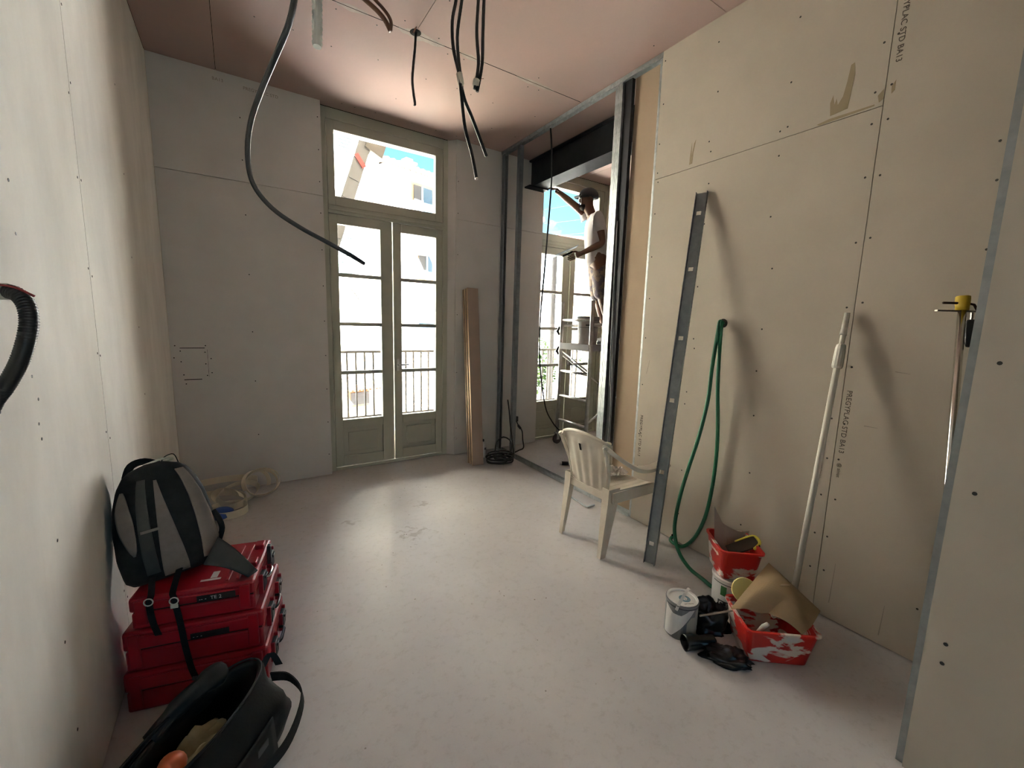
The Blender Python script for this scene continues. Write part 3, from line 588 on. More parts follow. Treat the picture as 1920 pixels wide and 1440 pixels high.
# steel beam in the far room
bm = MB().box((2.752, 1.2, 2.900), (2.952, 3.998, 2.918)).box((2.752, 1.2, 3.160), (2.952, 3.998, 3.178)).box((2.785, 1.2, 2.918), (2.80, 3.998, 3.160))
bo = bm.build('steel_beam', BLACKSTEEL, bevel=0.002); tag(bo, 'black steel beam under the ceiling of the far room', 'beam')
tag(B((2.70, 3.90, 2.885), (2.953, 3.998, 2.899)).build('bearing_plate', BLACKSTEEL), 'black steel bearing plate under the end of the beam', 'plate')

# ================================================================== CABLES FROM THE CEILING
def cable(name, pts, r, m, label, cat='cable', group=None, n=8, k=5):
    return tag(MB().tube(smooth_path(pts, k), r, n).build(name, m, smooth=True), label, cat, group)
cable('hanging_conduit', [(0.33, 1.93, 3.184), (0.305, 1.98, 3.0), (0.285, 2.03, 2.83), (0.264, 2.095, 2.693), (0.248, 2.195, 2.641), (0.202, 2.309, 2.555), (0.151, 2.424, 2.457), (0.106, 2.533, 2.346), (0.089, 2.623, 2.224), (0.109, 2.688, 2.105), (0.191, 2.716, 2.005), (0.318, 2.719, 1.927), (0.467, 2.708, 1.857), (0.599, 2.711, 1.797), (0.677, 2.753, 1.765)],
      0.0125, GREYCON, 'long dark grey conduit curving down from the ceiling across the window', 'conduit', n=10)
A_ = [(1.058, 2.252, 3.184), (1.052, 2.251, 3.09), (1.033, 2.254, 2.984), (1.033, 2.24, 2.85), (1.055, 2.212, 2.717), (1.063, 2.198, 2.609), (1.073, 2.171, 2.445), (1.1, 2.139, 2.308), (1.116, 2.117, 2.19)]
B_ = [(1.094, 2.257, 3.184), (1.087, 2.255, 3.106), (1.064, 2.258, 2.92), (1.074, 2.236, 2.731), (1.089, 2.221, 2.62), (1.126, 2.195, 2.52), (1.162, 2.169, 2.413), (1.193, 2.149, 2.325)]
ca = thing('hanging_cable', (1.06, 2.25, 2.2), 'pair of black cables hanging from the ceiling, taped together halfway down', 'cable', 'cables hanging from the ceiling')
MB().tube(smooth_path(A_, 5), 0.0088, 8).build('strand', BLACKRUB, ca, smooth=True); MB().tube(smooth_path(B_, 5), 0.0088, 8).build('strand', BLACKRUB, ca, smooth=True)
MB().tube([(1.058, 2.217, 2.725), (1.0665, 2.21, 2.67)], 0.0165, 12).build('tape', TAPE, ca, smooth=True)
for p_, q_ in (((1.116, 2.117, 2.19), (1.118, 2.116, 2.182)),):
    MB().tube([p_, q_], 0.0092, 8).build('cut_end', ALU, ca)
cc = thing('hanging_cable', (1.15, 2.16, 2.6), 'short pair of black cables hanging from the ceiling, taped at the tip', 'cable', 'cables hanging from the ceiling')
MB().tube(smooth_path([(1.152, 2.19, 3.184), (1.15, 2.188, 3.094), (1.134, 2.17, 2.928), (1.132, 2.143, 2.762), (1.108, 2.134, 2.63)], 5), 0.0088, 8).build('strand', BLACKRUB, cc, smooth=True)
MB().tube(smooth_path([(1.182, 2.17, 3.184), (1.174, 2.170, 3.094), (1.162, 2.155, 2.928), (1.150, 2.136, 2.762), (1.118, 2.125, 2.618)], 5), 0.0088, 8).build('strand', BLACKRUB, cc, smooth=True)
MB().tube([(1.118, 2.132, 2.675), (1.111, 2.1305, 2.645)], 0.0175, 12).build('tape', TAPE, cc, smooth=True)
MB().tube(smooth_path([(1.118, 2.13, 2.66), (1.135, 2.12, 2.68), (1.15, 2.115, 2.685)]), 0.0014, 5).build('loose_wire', BROWNCAB, cc)
cable('hanging_cable', [(1.022, 2.765, 3.184), (1.008, 2.742, 3.08), (0.99, 2.72, 2.98), (0.967, 2.678, 2.863), (0.960, 2.64, 2.77), (0.957, 2.608, 2.70), (0.949, 2.606, 2.695)], 0.0078, BLACKRUB, 'single black cable hanging out of the round ceiling hole', 'cable', 'cables hanging from the ceiling')
br = thing('brown_cable', (0.76, 2.6, 3.03), 'bent brown cable sheath poking down from the ceiling joint', 'cable')
MB().tube(smooth_path([(0.655, 2.65, 3.184), (0.735, 2.603, 3.114), (0.779, 2.587, 3.069), (0.806, 2.578, 3.02)]), 0.0125, 8).build('strand', BROWNCAB, br, smooth=True)
MB().tube(smooth_path([(0.705, 2.615, 3.184), (0.772, 2.579, 3.115), (0.806, 2.572, 3.07), (0.808, 2.578, 3.03)]), 0.009, 8).build('strand', BROWNCAB, br, smooth=True)
# white corrugated tube
cz = [(0.38, 2.25, 3.184), (0.376, 2.235, 3.0), (0.372, 2.226, 2.819), (0.361, 2.200, 2.605)]
P_ = smooth_path(cz, 90); rr_ = [0.0165+0.0065*((p.z/0.0215) % 1.0) for p in P_]
tag(MB().tube(P_, rr_, 14).build('corrugated_tube', WHITEPVC), 'pale grey corrugated tube hanging from the ceiling', 'tube')
# black corrugated sleeve on the left wall
P_ = smooth_path([(-0.429, 1.235, 1.18), (-0.40, 1.195, 1.239), (-0.377, 1.186, 1.275), (-0.353, 1.178, 1.321), (-0.338, 1.176, 1.367), (-0.332, 1.178, 1.402), (-0.336, 1.186, 1.432), (-0.349, 1.197, 1.450), (-0.369, 1.211, 1.455), (-0.395, 1.23, 1.452), (-0.429, 1.25, 1.446)], 22)
L_ = 0; rr_ = []
for i, p in enumerate(P_):
    if i: L_ += (p-P_[i-1]).length
    rr_.append(0.0125+0.0018*(0.5+0.5*cos(2*pi*L_/0.005)))
ks = thing('corrugated_sleeve', (-0.40, 1.2, 1.2), 'black corrugated cable sleeve looping out of the left wall', 'sleeve')
MB().tube(P_, rr_, 12).build('sleeve', BLACKPL, ks, smooth=True)
MB().tube(smooth_path([(-0.37, 1.195, 1.466), (-0.346, 1.184, 1.462), (-0.322, 1.183, 1.447)]), 0.0022, 6).build('wire', mat('red_wire', (0.3, 0.03, 0.03), 0.5), ks)
MB().tube([(-0.383, 1.222, 1.4545), (-0.362, 1.206, 1.4545)], 0.0155, 12).build('tape', TAPE, ks, smooth=True)
# cable dropping through the partition to the scaffold foot
cable('power_cable', [(2.43, 3.215, 3.15), (2.435, 3.2, 3.02), (2.46, 3.21, 2.73), (2.47, 3.25, 2.29), (2.50, 3.325, 1.871), (2.545, 3.417, 1.468), (2.621, 3.5, 1.03), (2.757, 3.557, 0.557), (2.934, 3.646, 0.342), (3.06, 3.68, 0.226), (3.13, 3.72, 0.19)],
      0.0075, BLACKRUB, 'black power cable dropping from the ceiling track to the scaffold foot', 'cable')
cable('grey_cable', [(2.411, 2.325, 2.2), (2.409, 2.318, 1.6), (2.404, 2.30, 1.064), (2.398, 2.272, 0.93), (2.395, 2.262, 0.75), (2.392, 2.27, 0.52), (2.391, 2.285, 0.25), (2.39, 2.292, 0.02)], 0.0045, mat('grey_cable_sheath', (0.2, 0.2, 0.2), 0.5), 'thin grey cable hanging beside the full-height black strip', 'cable')

# ================================================================== THINGS ON THE RIGHT WALL
hA = [(2.3885, 1.43, 1.463), (2.372, 1.43, 1.462), (2.346, 1.423, 1.353), (2.313, 1.414, 1.198), (2.299, 1.412, 1.01), (2.27, 1.43, 0.783), (2.243, 1.462, 0.579), (2.229, 1.49, 0.402), (2.228, 1.507, 0.255), (2.226, 1.503, 0.151), (2.215, 1.456, 0.055), (2.18, 1.355, 0.0125), (2.15, 1.25, 0.0115), (2.13, 1.165, 0.0115), (2.20, 1.12, 0.0115)]
hB = [(2.3885, 1.418, 1.456), (2.372, 1.416, 1.456), (2.358, 1.406, 1.323), (2.348, 1.39, 1.105), (2.362, 1.372, 0.849), (2.370, 1.368, 0.65), (2.376, 1.38, 0.441), (2.372, 1.405, 0.255), (2.362, 1.453, 0.11), (2.350, 1.515, 0.026), (2.348, 1.575, 0.0125), (2.36, 1.62, 0.016), (2.388, 1.63, 0.026)]
hs = thing('garden_hose', (2.3, 1.45, 0), 'green rubber hose looping from a hole in the right wall to the floor', 'hose')
MB().tube(smooth_path(hA, 6), 0.0108, 12).build('strand', GREEN, hs, smooth=True); MB().tube(smooth_path(hB, 6), 0.0108, 12).build('strand', GREEN, hs, smooth=True)

# leaning steel rail (channel with slots)
a = Vector((2.028, 1.520, 0.003)); b = Vector((2.392, 1.628, 2.232)); d = (b-a).normalized()
sd_ = Vector((0.35, -0.94, 0)); sd_ = (sd_-d*sd_.dot(d)).normalized(); nn_ = d.cross(sd_).normalized()
if nn_.x > 0: nn_ = -nn_
ra = thing('leaning_rail', a, 'long grey steel channel rail leaning against the right wall behind the chair', 'rail')
L = (b-a).length; ww = 0.030
t_ = 0.003
mb = MB()
c0 = (a+b)/2
mb.obox(c0+sd_*0.019, d*L/2, sd_*0.011, nn_*t_/2)                                                # web, right of the slots
segs = []
sl = [0.12, 0.56, 1.0, 1.38, 1.8, 2.14]
last = 0.0
for s_ in sl: segs.append((last, s_-0.012)); last = s_+0.012
segs.append((last, L))
for s0, s1 in segs: mb.obox(a+d*(s0+s1)/2-sd_*0.011, d*(s1-s0)/2, sd_*0.019, nn_*t_/2)
for s_ in sl: mb.obox(a+d*s_-sd_*0.025, d*0.012, sd_*0.005, nn_*t_/2)
mb.build('web', GALVD, ra)
MB().obox(c0-sd_*0.0315+nn_*0.012, d*L/2, sd_*t_/2, nn_*0.0135).build('flange', GALVD, ra); MB().obox(c0+sd_*0.0315+nn_*0.012, d*L/2, sd_*t_/2, nn_*0.0135).build('flange', GALVD, ra)

# telescopic pole
a = Vector((2.132, 0.800, 0.0)); b = Vector((2.381, 0.817, 1.514)); d = (b-a).normalized(); L = (b-a).length
po = thing('extension_pole', a, 'white telescopic paint roller pole leaning against the right wall', 'pole')
def al(s): return a+d*s
POLE = mat('white_pole_paint', (0.66, 0.63, 0.57), 0.4, col2=(0.58, 0.54, 0.47), scale=8)
MB().tube([al(0.10), al(L-0.24)], 0.0135, 14).build('lower_tube', POLE, po, smooth=True)
MB().tube([al(0.004), al(0.02), al(0.09), al(0.105)], [0.012, 0.0155, 0.0165, 0.0145], 14).build('foot_grip', POLE, po, smooth=True)
mb = MB(); rings = []
for s_, r_ in ((L-0.26, 0.0175), (L-0.25, 0.021), (L-0.17, 0.020), (L-0.15, 0.017), (L-0.145, 0.012)):
    x_, y_ = frame_from(d); rings.append([al(s_)+(r_*(1+0.06*(j % 2)))*(cos(2*pi*j/24)*x_+sin(2*pi*j/24)*y_) for j in range(24)])
mb.loft(rings).build('locking_collar', POLE, po)
MB().tube([al(L-0.15), al(L-0.10)], 0.0105, 12).build('upper_tube', POLE, po, smooth=True)
MB().tube([al(L-0.105), al(L-0.085), al(L-0.075), al(L)], [0.0145, 0.0145, 0.0125, 0.0115], 12).build('threaded_tip', mat('worn_plastic', (0.42, 0.39, 0.34), 0.6, col2=(0.6, 0.57, 0.5), scale=40), po, smooth=True)

# bar clamp hooked by the near partition
a = Vector((2.25, 0.318, 0.0)); b = Vector((2.345, 0.440, 1.535)); d = (b-a).normalized(); L = (b-a).length
cl = thing('bar_clamp', a, 'chrome bar clamp with a yellow cap beside the near partition', 'clamp')
MB().tube([a, b], 0.0125, 14).build('bar', CHROME, cl, smooth=True)
MB().tube([b-d*0.015, b+d*0.002, b+d*0.006, b+d*0.036, b+d*0.040], [0.020, 0.020, 0.0215, 0.0215, 0.018], 18).build('cap', YELLOW, cl, smooth=True)
hx = Vector((-0.84, 0.54, 0)).normalized(); hx2 = -hx
MB().tube([b+d*0.012+hx*0.075, b+d*0.012+hx2*0.02, b+d*0.008+hx2*0.045, b-d*0.012+hx2*0.058], 0.0045, 8).build('pin', mat('dark_bronze', (0.09, 0.05, 0.035), 0.4, 0.6), cl, smooth=True)
MB().bar(b-d*0.018+hx*0.10, b-d*0.018+hx2*0.055, 0.012, 0.006).build('jaw', mat('dark_steel', (0.2, 0.17, 0.15), 0.3, 0.8), cl)
MB().tube([b-d*0.022+hx2*0.040, b-d*0.05+hx2*0.040], 0.006, 8).build('spindle', CHROME, cl)
MB().tube([b-d*0.05+hx2*0.04, b-d*0.06+hx2*0.04, b-d*0.10+hx2*0.041, b-d*0.135+hx2*0.038, b-d*0.155+hx2*0.032], [0.012, 0.019, 0.021, 0.017, 0.005], 14).build('handle', BLACKPL, cl, smooth=True)

# ================================================================== PLASTIC CHAIR
def chair():
    O = Vector((2.04, 1.905, 0)); t = thing('plastic_chair', O, 'off-white plastic monobloc armchair facing the right wall', 'chair')
    def W(x, y, z): return O+Vector((x, y, z))
    # seat: shell with long shallow grooves, curling up at the sides and down at the front
    def seat(u, v):
        x = -0.195+0.405*u; hw = 0.205+0.03*u; y = (v-0.5)*2*hw
        z = 0.405+0.012*u+0.018*abs((v-0.5)*2)**3-0.03*max(0, (u-0.82)/0.18)**2-0.0025*(1 if (int(v*16) % 2) else 0)*(0.1 < u < 0.85)
        return W(x, y, z)
    MB().surf(seat, 20, 48, 0.006).build('seat', WHITEPL, t)
    MB().box(W(-0.19, -0.226, 0.355), W(0.20, -0.214, 0.424)).box(W(-0.19, 0.214, 0.355), W(0.20, 0.226, 0.424)).box(W(0.195, -0.225, 0.35), W(0.203, 0.225, 0.395)).box(W(-0.197, -0.2, 0.355), W(-0.19, 0.2, 0.405)).build('apron', WHITEPL, t, bevel=0.003)
    # fluted backrest, curved in plan, top edge arched
    def back(u, v):
        s = (v-0.5)*2; topz = 0.765-0.045*s*s
        z = 0.385+(topz-0.385)*u; hw = 0.155+0.055*u
        x = -0.190-0.075*u-0.012*u*u+0.045*s*s*(0.4+0.6*u)-0.006*(0.5+0.5*cos(s*pi*5))*(0.05 < u < 0.86)
        return W(x, s*hw, z)
    MB().surf(back, 24, 44, 0.006).build('backrest', WHITEPL, t, smooth=True)
    rim = [back(1.0, j/24)+Vector((0, 0, 0.0)) for j in range(25)]
    MB().tube(rim, 0.0115, 8).build('back_rim', WHITEPL, t, smooth=True)
    # the worn black slot in the back
    p = back(0.74, 0.52); MB().obox(p+Vector((-0.008, 0, 0)), (0.002, 0, 0), (0, 0.007, 0), (-0.006, 0.0, 0.022)).build('slot', DARKGAP, t)
    for sy in (-1, 1):
        e = [back(u_, 0.5+0.5*sy) for u_ in (0.0, 0.2, 0.45, 0.7)]
        arm = smooth_path([W(-0.262, sy*0.205, 0.715), W(-0.20, sy*0.222, 0.665), W(-0.12, sy*0.238, 0.61), W(-0.03, sy*0.25, 0.562), W(0.06, sy*0.256, 0.545), W(0.15, sy*0.258, 0.552), W(0.225, sy*0.256, 0.556), W(0.248, sy*0.255, 0.540)], 5)
        MB().ribbon(arm, [Vector((0.0, 0.046+0.012*(i/len(arm)), -0.012*sy)) for i in range(len(arm))], 0.026).build('armrest', WHITEPL, t, bevel=0.004)
        side = smooth_path([W(-0.268, sy*0.203, 0.715), e[2], e[1], e[0], W(-0.188, sy*0.18, 0.36)], 4)
        MB().tube(side, 0.0115, 8).build('back_side_rail', WHITEPL, t, smooth=True)
        # front leg: angle section from the armrest to the floor
        r = []
        for z, x, wd, yy in ((0.545, 0.235, 0.034, 0.252), (0.40, 0.225, 0.034, 0.240), (0.34, 0.226, 0.038, 0.236), (0.0, 0.245, 0.022, 0.242)):
            r.append([W(x-wd, sy*(yy+0.006), z), W(x+wd*0.6, sy*(yy+0.006), z), W(x+wd*0.6, sy*(yy-wd), z), W(x+wd*0.6-0.006, sy*(yy-wd), z), W(x+wd*0.6-0.006, sy*yy, z), W(x-wd, sy*yy, z)])
        MB().loft(r).build('leg', WHITEPL, t)
        r = []
        for z, x, wd, yy in ((0.44, -0.170, 0.056, 0.199), (0.36, -0.174, 0.053, 0.198), (0.22, -0.194, 0.042, 0.196), (0.0, -0.226, 0.026, 0.193)):
            r.append([W(x+wd, sy*(yy+0.006), z), W(x-wd*0.7, sy*(yy+0.006), z), W(x-wd*0.7, sy*(yy-wd*0.9), z), W(x-wd*0.7+0.006, sy*(yy-wd*0.9), z), W(x-wd*0.7+0.006, sy*yy, z), W(x+wd, sy*yy, z)])
        MB().loft(r).build('leg', WHITEPL, t)
chair()
FILM = mat('crumpled_film', (0.62, 0.55, 0.49), 0.25, col2=(0.50, 0.42, 0.36), scale=14)
def film(u, v):
    x = 1.98+0.21*u+0.02*sin(5*v); y = 1.86+0.20*v+0.015*sin(7*u)
    e_ = min(u, 1-u, v, 1-v)*2
    return Vector((x, y, 0.436+0.055*e_*abs(noise.noise((u*4, v*4, 1)))*2+0.02*abs(noise.noise((u*11, v*11, 4)))))
tag(MB().surf(film, 26, 26, 0.0015).build('plastic_film', FILM), 'crumpled plastic film lying on the chair seat', 'film')

# ================================================================== POTS, TUBS AND BAGS BY THE RIGHT WALL
LABEL1 = mat('can_label_grey', (0.20, 0.205, 0.21), 0.45); LABELG = mat('can_label_green', (0.05, 0.18, 0.05), 0.5); LABELD = mat('can_label_dark', (0.06, 0.065, 0.075), 0.5)
LIDW = mat('white_lid', (0.62, 0.60, 0.58), 0.4); LIDB = mat('blue_label', (0.13, 0.22, 0.28), 0.5)
CANW = mat('white_can_label', (0.58, 0.57, 0.56), 0.45)
def curved(mb, c, r, pts, n=10):
    """polygon strip wrapped on a cylinder; pts = (angle deg, z) quads list"""
    for (a0, z0, z1), (a1, z2, z3) in zip(pts[:-1], pts[1:]):
        k = max(1, int(abs(a1-a0)/8))
        for i in range(k):
            t0, t1 = i/k, (i+1)/k
            def P(t, lo): 
                a_ = R(a0+(a1-a0)*t); z_ = (z0+(z2-z0)*t) if lo else (z1+(z3-z1)*t); return Vector((c[0]+r*cos(a_), c[1]+r*sin(a_), c[2]+z_))
            mb.add([P(t0, 1), P(t1, 1), P(t1, 0), P(t0, 0)], [(0, 1, 2, 3)])
    return mb
c = (1.685, 1.068, 0.0); r = 0.0715; h = 0.172
pc = thing('paint_can', c, 'grey and white labelled paint can with a round blue emblem on its lid', 'can')
MB().lathe([(r-0.004, 0.001), (r, 0.006), (r, h-0.012), (r+0.002, h-0.010), (r+0.002, h-0.002), (r-0.003, h), (r-0.006, h-0.006)], c, 40).build('body', LABEL1, pc, smooth=False)
MB().lathe([(0.0, h-0.008), (r-0.012, h-0.008), (r-0.008, h-0.002), (r-0.002, h+0.0015), (r-0.002, h+0.003), (r-0.011, h+0.001), (r-0.013, h-0.004), (0.0, h-0.004)], c, 40, caps=False).build('lid', LIDW, pc, smooth=False)
MB().lathe([(0.026, h-0.0032), (0.0, h-0.0031)], (c[0]+0.006, c[1]-0.008, 0), 24, caps=False).build('lid_label', LIDB, pc)
MB().lathe([(0.012, h-0.0026), (0.0, h-0.0025)], (c[0]+0.006, c[1]-0.008, 0), 20, caps=False).build('lid_emblem', LIDW, pc)
lettering('A+', 0.012, (c[0]-0.001, c[1]-0.013, h-0.0022), (0.80, -0.6, 0), (0.6, 0.8, 0), LETTER, pc, 'lid_lettering', 0.0002)
lettering('peinture', 0.012, (c[0]-0.03, c[1]-0.034, h-0.003), (0.88, -0.48, 0), (0.48, 0.88, 0), LETTER, pc, 'lid_lettering', 0.0002)
rr = r+0.0007
curved(MB(), c, rr, [(150, 0.01, 0.155), (185, 0.012, 0.125), (215, 0.06, 0.125), (243, 0.115, 0.155), (262, 0.150, 0.155)]).build('label_band', CANW, pc)
curved(MB(), c, rr+0.0003, [(236, 0.02, 0.09), (250, 0.02, 0.118), (268, 0.02, 0.118), (270, 0.02, 0.15), (290, 0.02, 0.15)]).build('label_panel', mat('can_label_beige', (0.40, 0.37, 0.31), 0.5), pc)
curved(MB(), c, rr+0.0006, [(300, 0.05, 0.145), (322, 0.05, 0.150)]).build('label_leaf', LABELG, pc)
curved(MB(), c, rr+0.0004, [(150, 0.155, 0.166), (420, 0.155, 0.166)]).build('rim_shadow_band', LABELD, pc)
ax_ = Vector((0.96, 0.28, 0)); ay_ = Vector((-0.28, 0.96, 0))
hp = [Vector((c[0], c[1], h-0.025))+ax_*(-0.0750*cos(tt))+Vector((0, 0, 0.068*sin(tt)))-ay_*0.018*sin(tt) for tt in [pi*i/18 for i in range(19)]]
MB().ribbon(hp, [ay_*0.012+Vector((0, 0, 0.004))]*19, 0.0025).build('handle', LIDW, pc)

c = (2.085, 1.055, 0.0); r = 0.092; h = 0.172
wp = thing('white_pot', c, 'white pot with green and black label under the upper red tub', 'pot')
MB().lathe([(r-0.010, 0.001), (r-0.006, 0.005), (r, h-0.02), (r+0.003, h-0.018), (r+0.003, h-0.006), (r-0.002, h)], c, 40).build('body', CANW, wp)
curved(MB(), c, r+0.0002, [(178, 0.085, 0.135), (196, 0.085, 0.135)]).build('label_leaf', LABELG, wp)
curved(MB(), c, r+0.0004, [(205, 0.055, 0.06), (225, 0.055, 0.13), (262, 0.055, 0.13), (275, 0.09, 0.10)]).build('label_band', LABELD, wp)
curved(MB(), c, r+0.0022, [(150, 0.145, 0.149), (330, 0.145, 0.149)]).build('black_line', LABELD, wp)
curved(MB(), c, r+0.0006, [(172, 0.028, 0.058), (216, 0.028, 0.058)]).build('text_band', LABELD, wp)
for k, ch in enumerate('OLEA'):
    a_ = R(176+k*10.5); n_ = Vector((cos(a_), sin(a_), 0)); u_ = Vector((-sin(a_), cos(a_), 0))
    lettering(ch, 0.028, Vector(c)+n_*(r+0.0012)+Vector((0, 0, 0.033)), u_, (0, 0, 1), LETTERW, wp, 'label_lettering', 0.0002)

def tub_mat(name, seed, lo, hi):
    m = bpy.data.materials.new(name); m.use_nodes = True; t = m.node_tree; b = t.nodes['Principled BSDF']; b.inputs['Roughness'].default_value = 0.35
    tc_ = t.nodes.new('ShaderNodeTexCoord'); mp = t.nodes.new('ShaderNodeMapping'); mp.inputs['Location'].default_value = (seed, seed*2, 0); mp.inputs['Scale'].default_value = (1, 1, 1.9)
    n = t.nodes.new('ShaderNodeTexNoise'); n.inputs['Scale'].default_value = 8.5; n.inputs['Detail'].default_value = 5; n.inputs['Distortion'].default_value = 0.6
    t.links.new(tc_.outputs['Object'], mp.inputs[0]); t.links.new(mp.outputs[0], n.inputs['Vector'])
    r_ = t.nodes.new('ShaderNodeValToRGB'); r_.color_ramp.elements[0].position = lo; r_.color_ramp.elements[1].position = hi
    r_.color_ramp.elements[0].color = (0.47, 0.018, 0.012, 1); r_.color_ramp.elements[1].color = (0.62, 0.57, 0.51, 1)
    t.links.new(n.outputs['Fac'], r_.inputs[0]); t.links.new(r_.outputs[0], b.inputs['Base Color']); return m
def rrect(cx, cy, z, ax, ay, hx, hy, rad, n=5):
    o = []
    for sx, sy, a0 in ((1, 1, 0), (-1, 1, 90), (-1, -1, 180), (1, -1, 270)):
        for i in range(n):
            a_ = R(a0+90*i/(n-1)); o.append(Vector((cx, cy, z))+ax*(sx*(hx-rad)+rad*cos(a_))+ay*(sy*(hy-rad)+rad*sin(a_)))
    return o
def tub(cx, cy, z0, ang, bw, bd, tw, td, h, label, mat_):
    ax = Vector((cos(R(ang)), sin(R(ang)), 0)); ay = Vector((-sin(R(ang)), cos(R(ang)), 0))
    t = thing('plastic_tub', (cx, cy, z0), label, 'tub', 'red plaster tubs')
    q = lambda z, w_, d_, rad: rrect(cx, cy, z0+z, ax, ay, w_/2, d_/2, rad)
    MB().loft([q(0.0005, bw-0.01, bd-0.01, 0.016), q(0.006, bw, bd, 0.02), q(h-0.008, tw, td, 0.024), q(h-0.008, tw+0.018, td+0.018, 0.03), q(h, tw+0.018, td+0.018, 0.03), q(h, tw-0.006, td-0.006, 0.022), q(0.01, bw-0.006, bd-0.006, 0.018)]).build('body', mat_, t)
    return t, ax, ay
TM1 = tub_mat('red_plastic_plaster_smears', 3.1, 0.53, 0.57); TM2 = tub_mat('red_plastic_more_smears', 7.3, 0.49, 0.53)
t1, ax1, ay1 = tub(2.105, 1.075, 0.1725, -40, 0.165, 0.185, 0.195, 0.235, 0.165, 'red plaster-smeared tub perched on the white pot', TM1)
t2, ax2, ay2 = tub(1.935, 0.795, 0.0, -38, 0.245, 0.19, 0.290, 0.240, 0.165, 'red plaster-smeared tub on the floor with cardboard on top', TM2)
MB().obox(Vector((1.935, 0.795, 0.138))-ay2*0.1165+ax2*0.035, ax2*0.022, ay2*0.0008-Vector((0, 0, 0.0001)), Vector((0, 0, 0.012))-ay2*0.002).build('sticker', LIDW, t2)
# paper sheet in the upper tub
PAPER = mat('grey_brown_paper', (0.36, 0.29, 0.255), 0.9, col2=(0.40, 0.33, 0.29), scale=5)
def sheet(u, v):
    s = -0.088+0.205*u; lift = 0.235-0.10*u+0.06*max(0, 0.30-u)/0.30-0.02*sin(pi*u)+0.02*max(0, u-0.75)/0.25
    return Vector((2.105, 1.075, 0.195))+ax1*(s*(0.78+0.22*v))+ay1*(0.085+0.02*v-0.11*max(0, 0.40-u)**1.2)+Vector((0, 0, lift*v))
tag(MB().surf(sheet, 14, 10, 0.002).build('paper_sheet', PAPER), 'stiff brown paper sheet standing in the upper red tub', 'paper')
YS = mat('yellow_foam', (0.55, 0.48, 0.05), 0.7)
sf = thing('grouting_float', (2.12, 1.04, 0.3), 'dark float with a yellow foam edge sticking out of the upper red tub', 'float')
o_ = Vector((2.135, 1.045, 0.315)); fx = (ax1*0.85+Vector((0, 0, 0.42))).normalized(); fy = (ay1*0.75+Vector((0, 0, 0.35))-fx*0.2).normalized(); fy = (fy-fx*fy.dot(fx)).normalized(); fz = fx.cross(fy)
MB().obox(o_, fx*0.075, fy*0.032, fz*0.006).build('blade', mat('dark_brown_sponge', (0.05, 0.035, 0.025), 0.9), sf, bevel=0.003)
MB().tube(smooth_path([o_-fx*0.02+fy*0.035, o_+fx*0.06+fy*0.036, o_+fx*0.083+fy*0.02, o_+fx*0.08-fy*0.015, o_+fx*0.04-fy*0.036]), 0.008, 8).build('foam_edge', YS, sf, smooth=True)
# cardboard in the lower tub
def card(u, v):
    P0, P1, P2, P3 = Vector((1.80, 0.90, 0.178)), Vector((1.905, 0.648, 0.186)), Vector((2.09, 0.665, 0.205)), Vector((2.115, 0.905, 0.300))
    p = P0*(1-u)*(1-v)+P1*u*(1-v)+P2*u*v+P3*(1-u)*v
    e_ = max(0, 0.5-abs(u-0.62))*max(0, 0.42-v)
    return p+Vector((0, 0, 0.075*sin(pi*u)*sin(pi*v)-0.03*u*u*(1-v)+0.012*sin(9*u)*(1-v)))+(P3-P1)*e_*0.9
cb_ = tag(MB().surf(card, 24, 24, 0.004).build('cardboard_sheet', CARD), 'curled brown cardboard sheet lying across the lower red tub', 'cardboard')
MB().obox(card(0.5, 0.62)+Vector((-0.002, -0.002, 0.0045)), Vector((0.8, -0.5, 0.0)).normalized()*0.022, (card(0.5, 0.72)-card(0.5, 0.55)).normalized()*0.011, Vector((0, 0, 0.0006))).build('tape_patch', mat('brown_tape', (0.26, 0.18, 0.10), 0.5), cb_)
PLW = mat('dirty_white_roller', (0.60, 0.55, 0.48), 0.8, col2=(0.48, 0.43, 0.36), scale=20)
c3 = Vector((1.935, 0.795, 0))
rl = thing('roller_tube', c3+ax2*0.15, 'white roller tube sticking out of the lower red tub beside the wall', 'roller')
MB().tube([c3+ax2*0.02+ay2*0.02+Vector((0, 0, 0.145)), c3+ax2*0.15+ay2*0.055+Vector((0, 0, 0.182)), c3+ax2*0.168+ay2*0.06+Vector((0, 0, 0.186))], 0.013, 12).build('tube', PLW, rl, smooth=True)
MB().tube([c3+ax2*0.165+ay2*0.059+Vector((0, 0, 0.1855)), c3+ax2*0.195+ay2*0.067+Vector((0, 0, 0.195))], 0.016, 14).build('end_cap', LIDW, rl, smooth=True)
tag(MB().tube([c3-ax2*0.085-ay2*0.03+Vector((0, 0, 0.05)), c3-ax2*0.07-ay2*0.085+Vector((0, 0, 0.165)), c3-ax2*0.06-ay2*0.095+Vector((0, 0, 0.185))], [0.010, 0.010, 0.008], 10).build('wooden_rod', PLW, smooth=True), 'pale wooden rod standing in the lower red tub', 'rod')
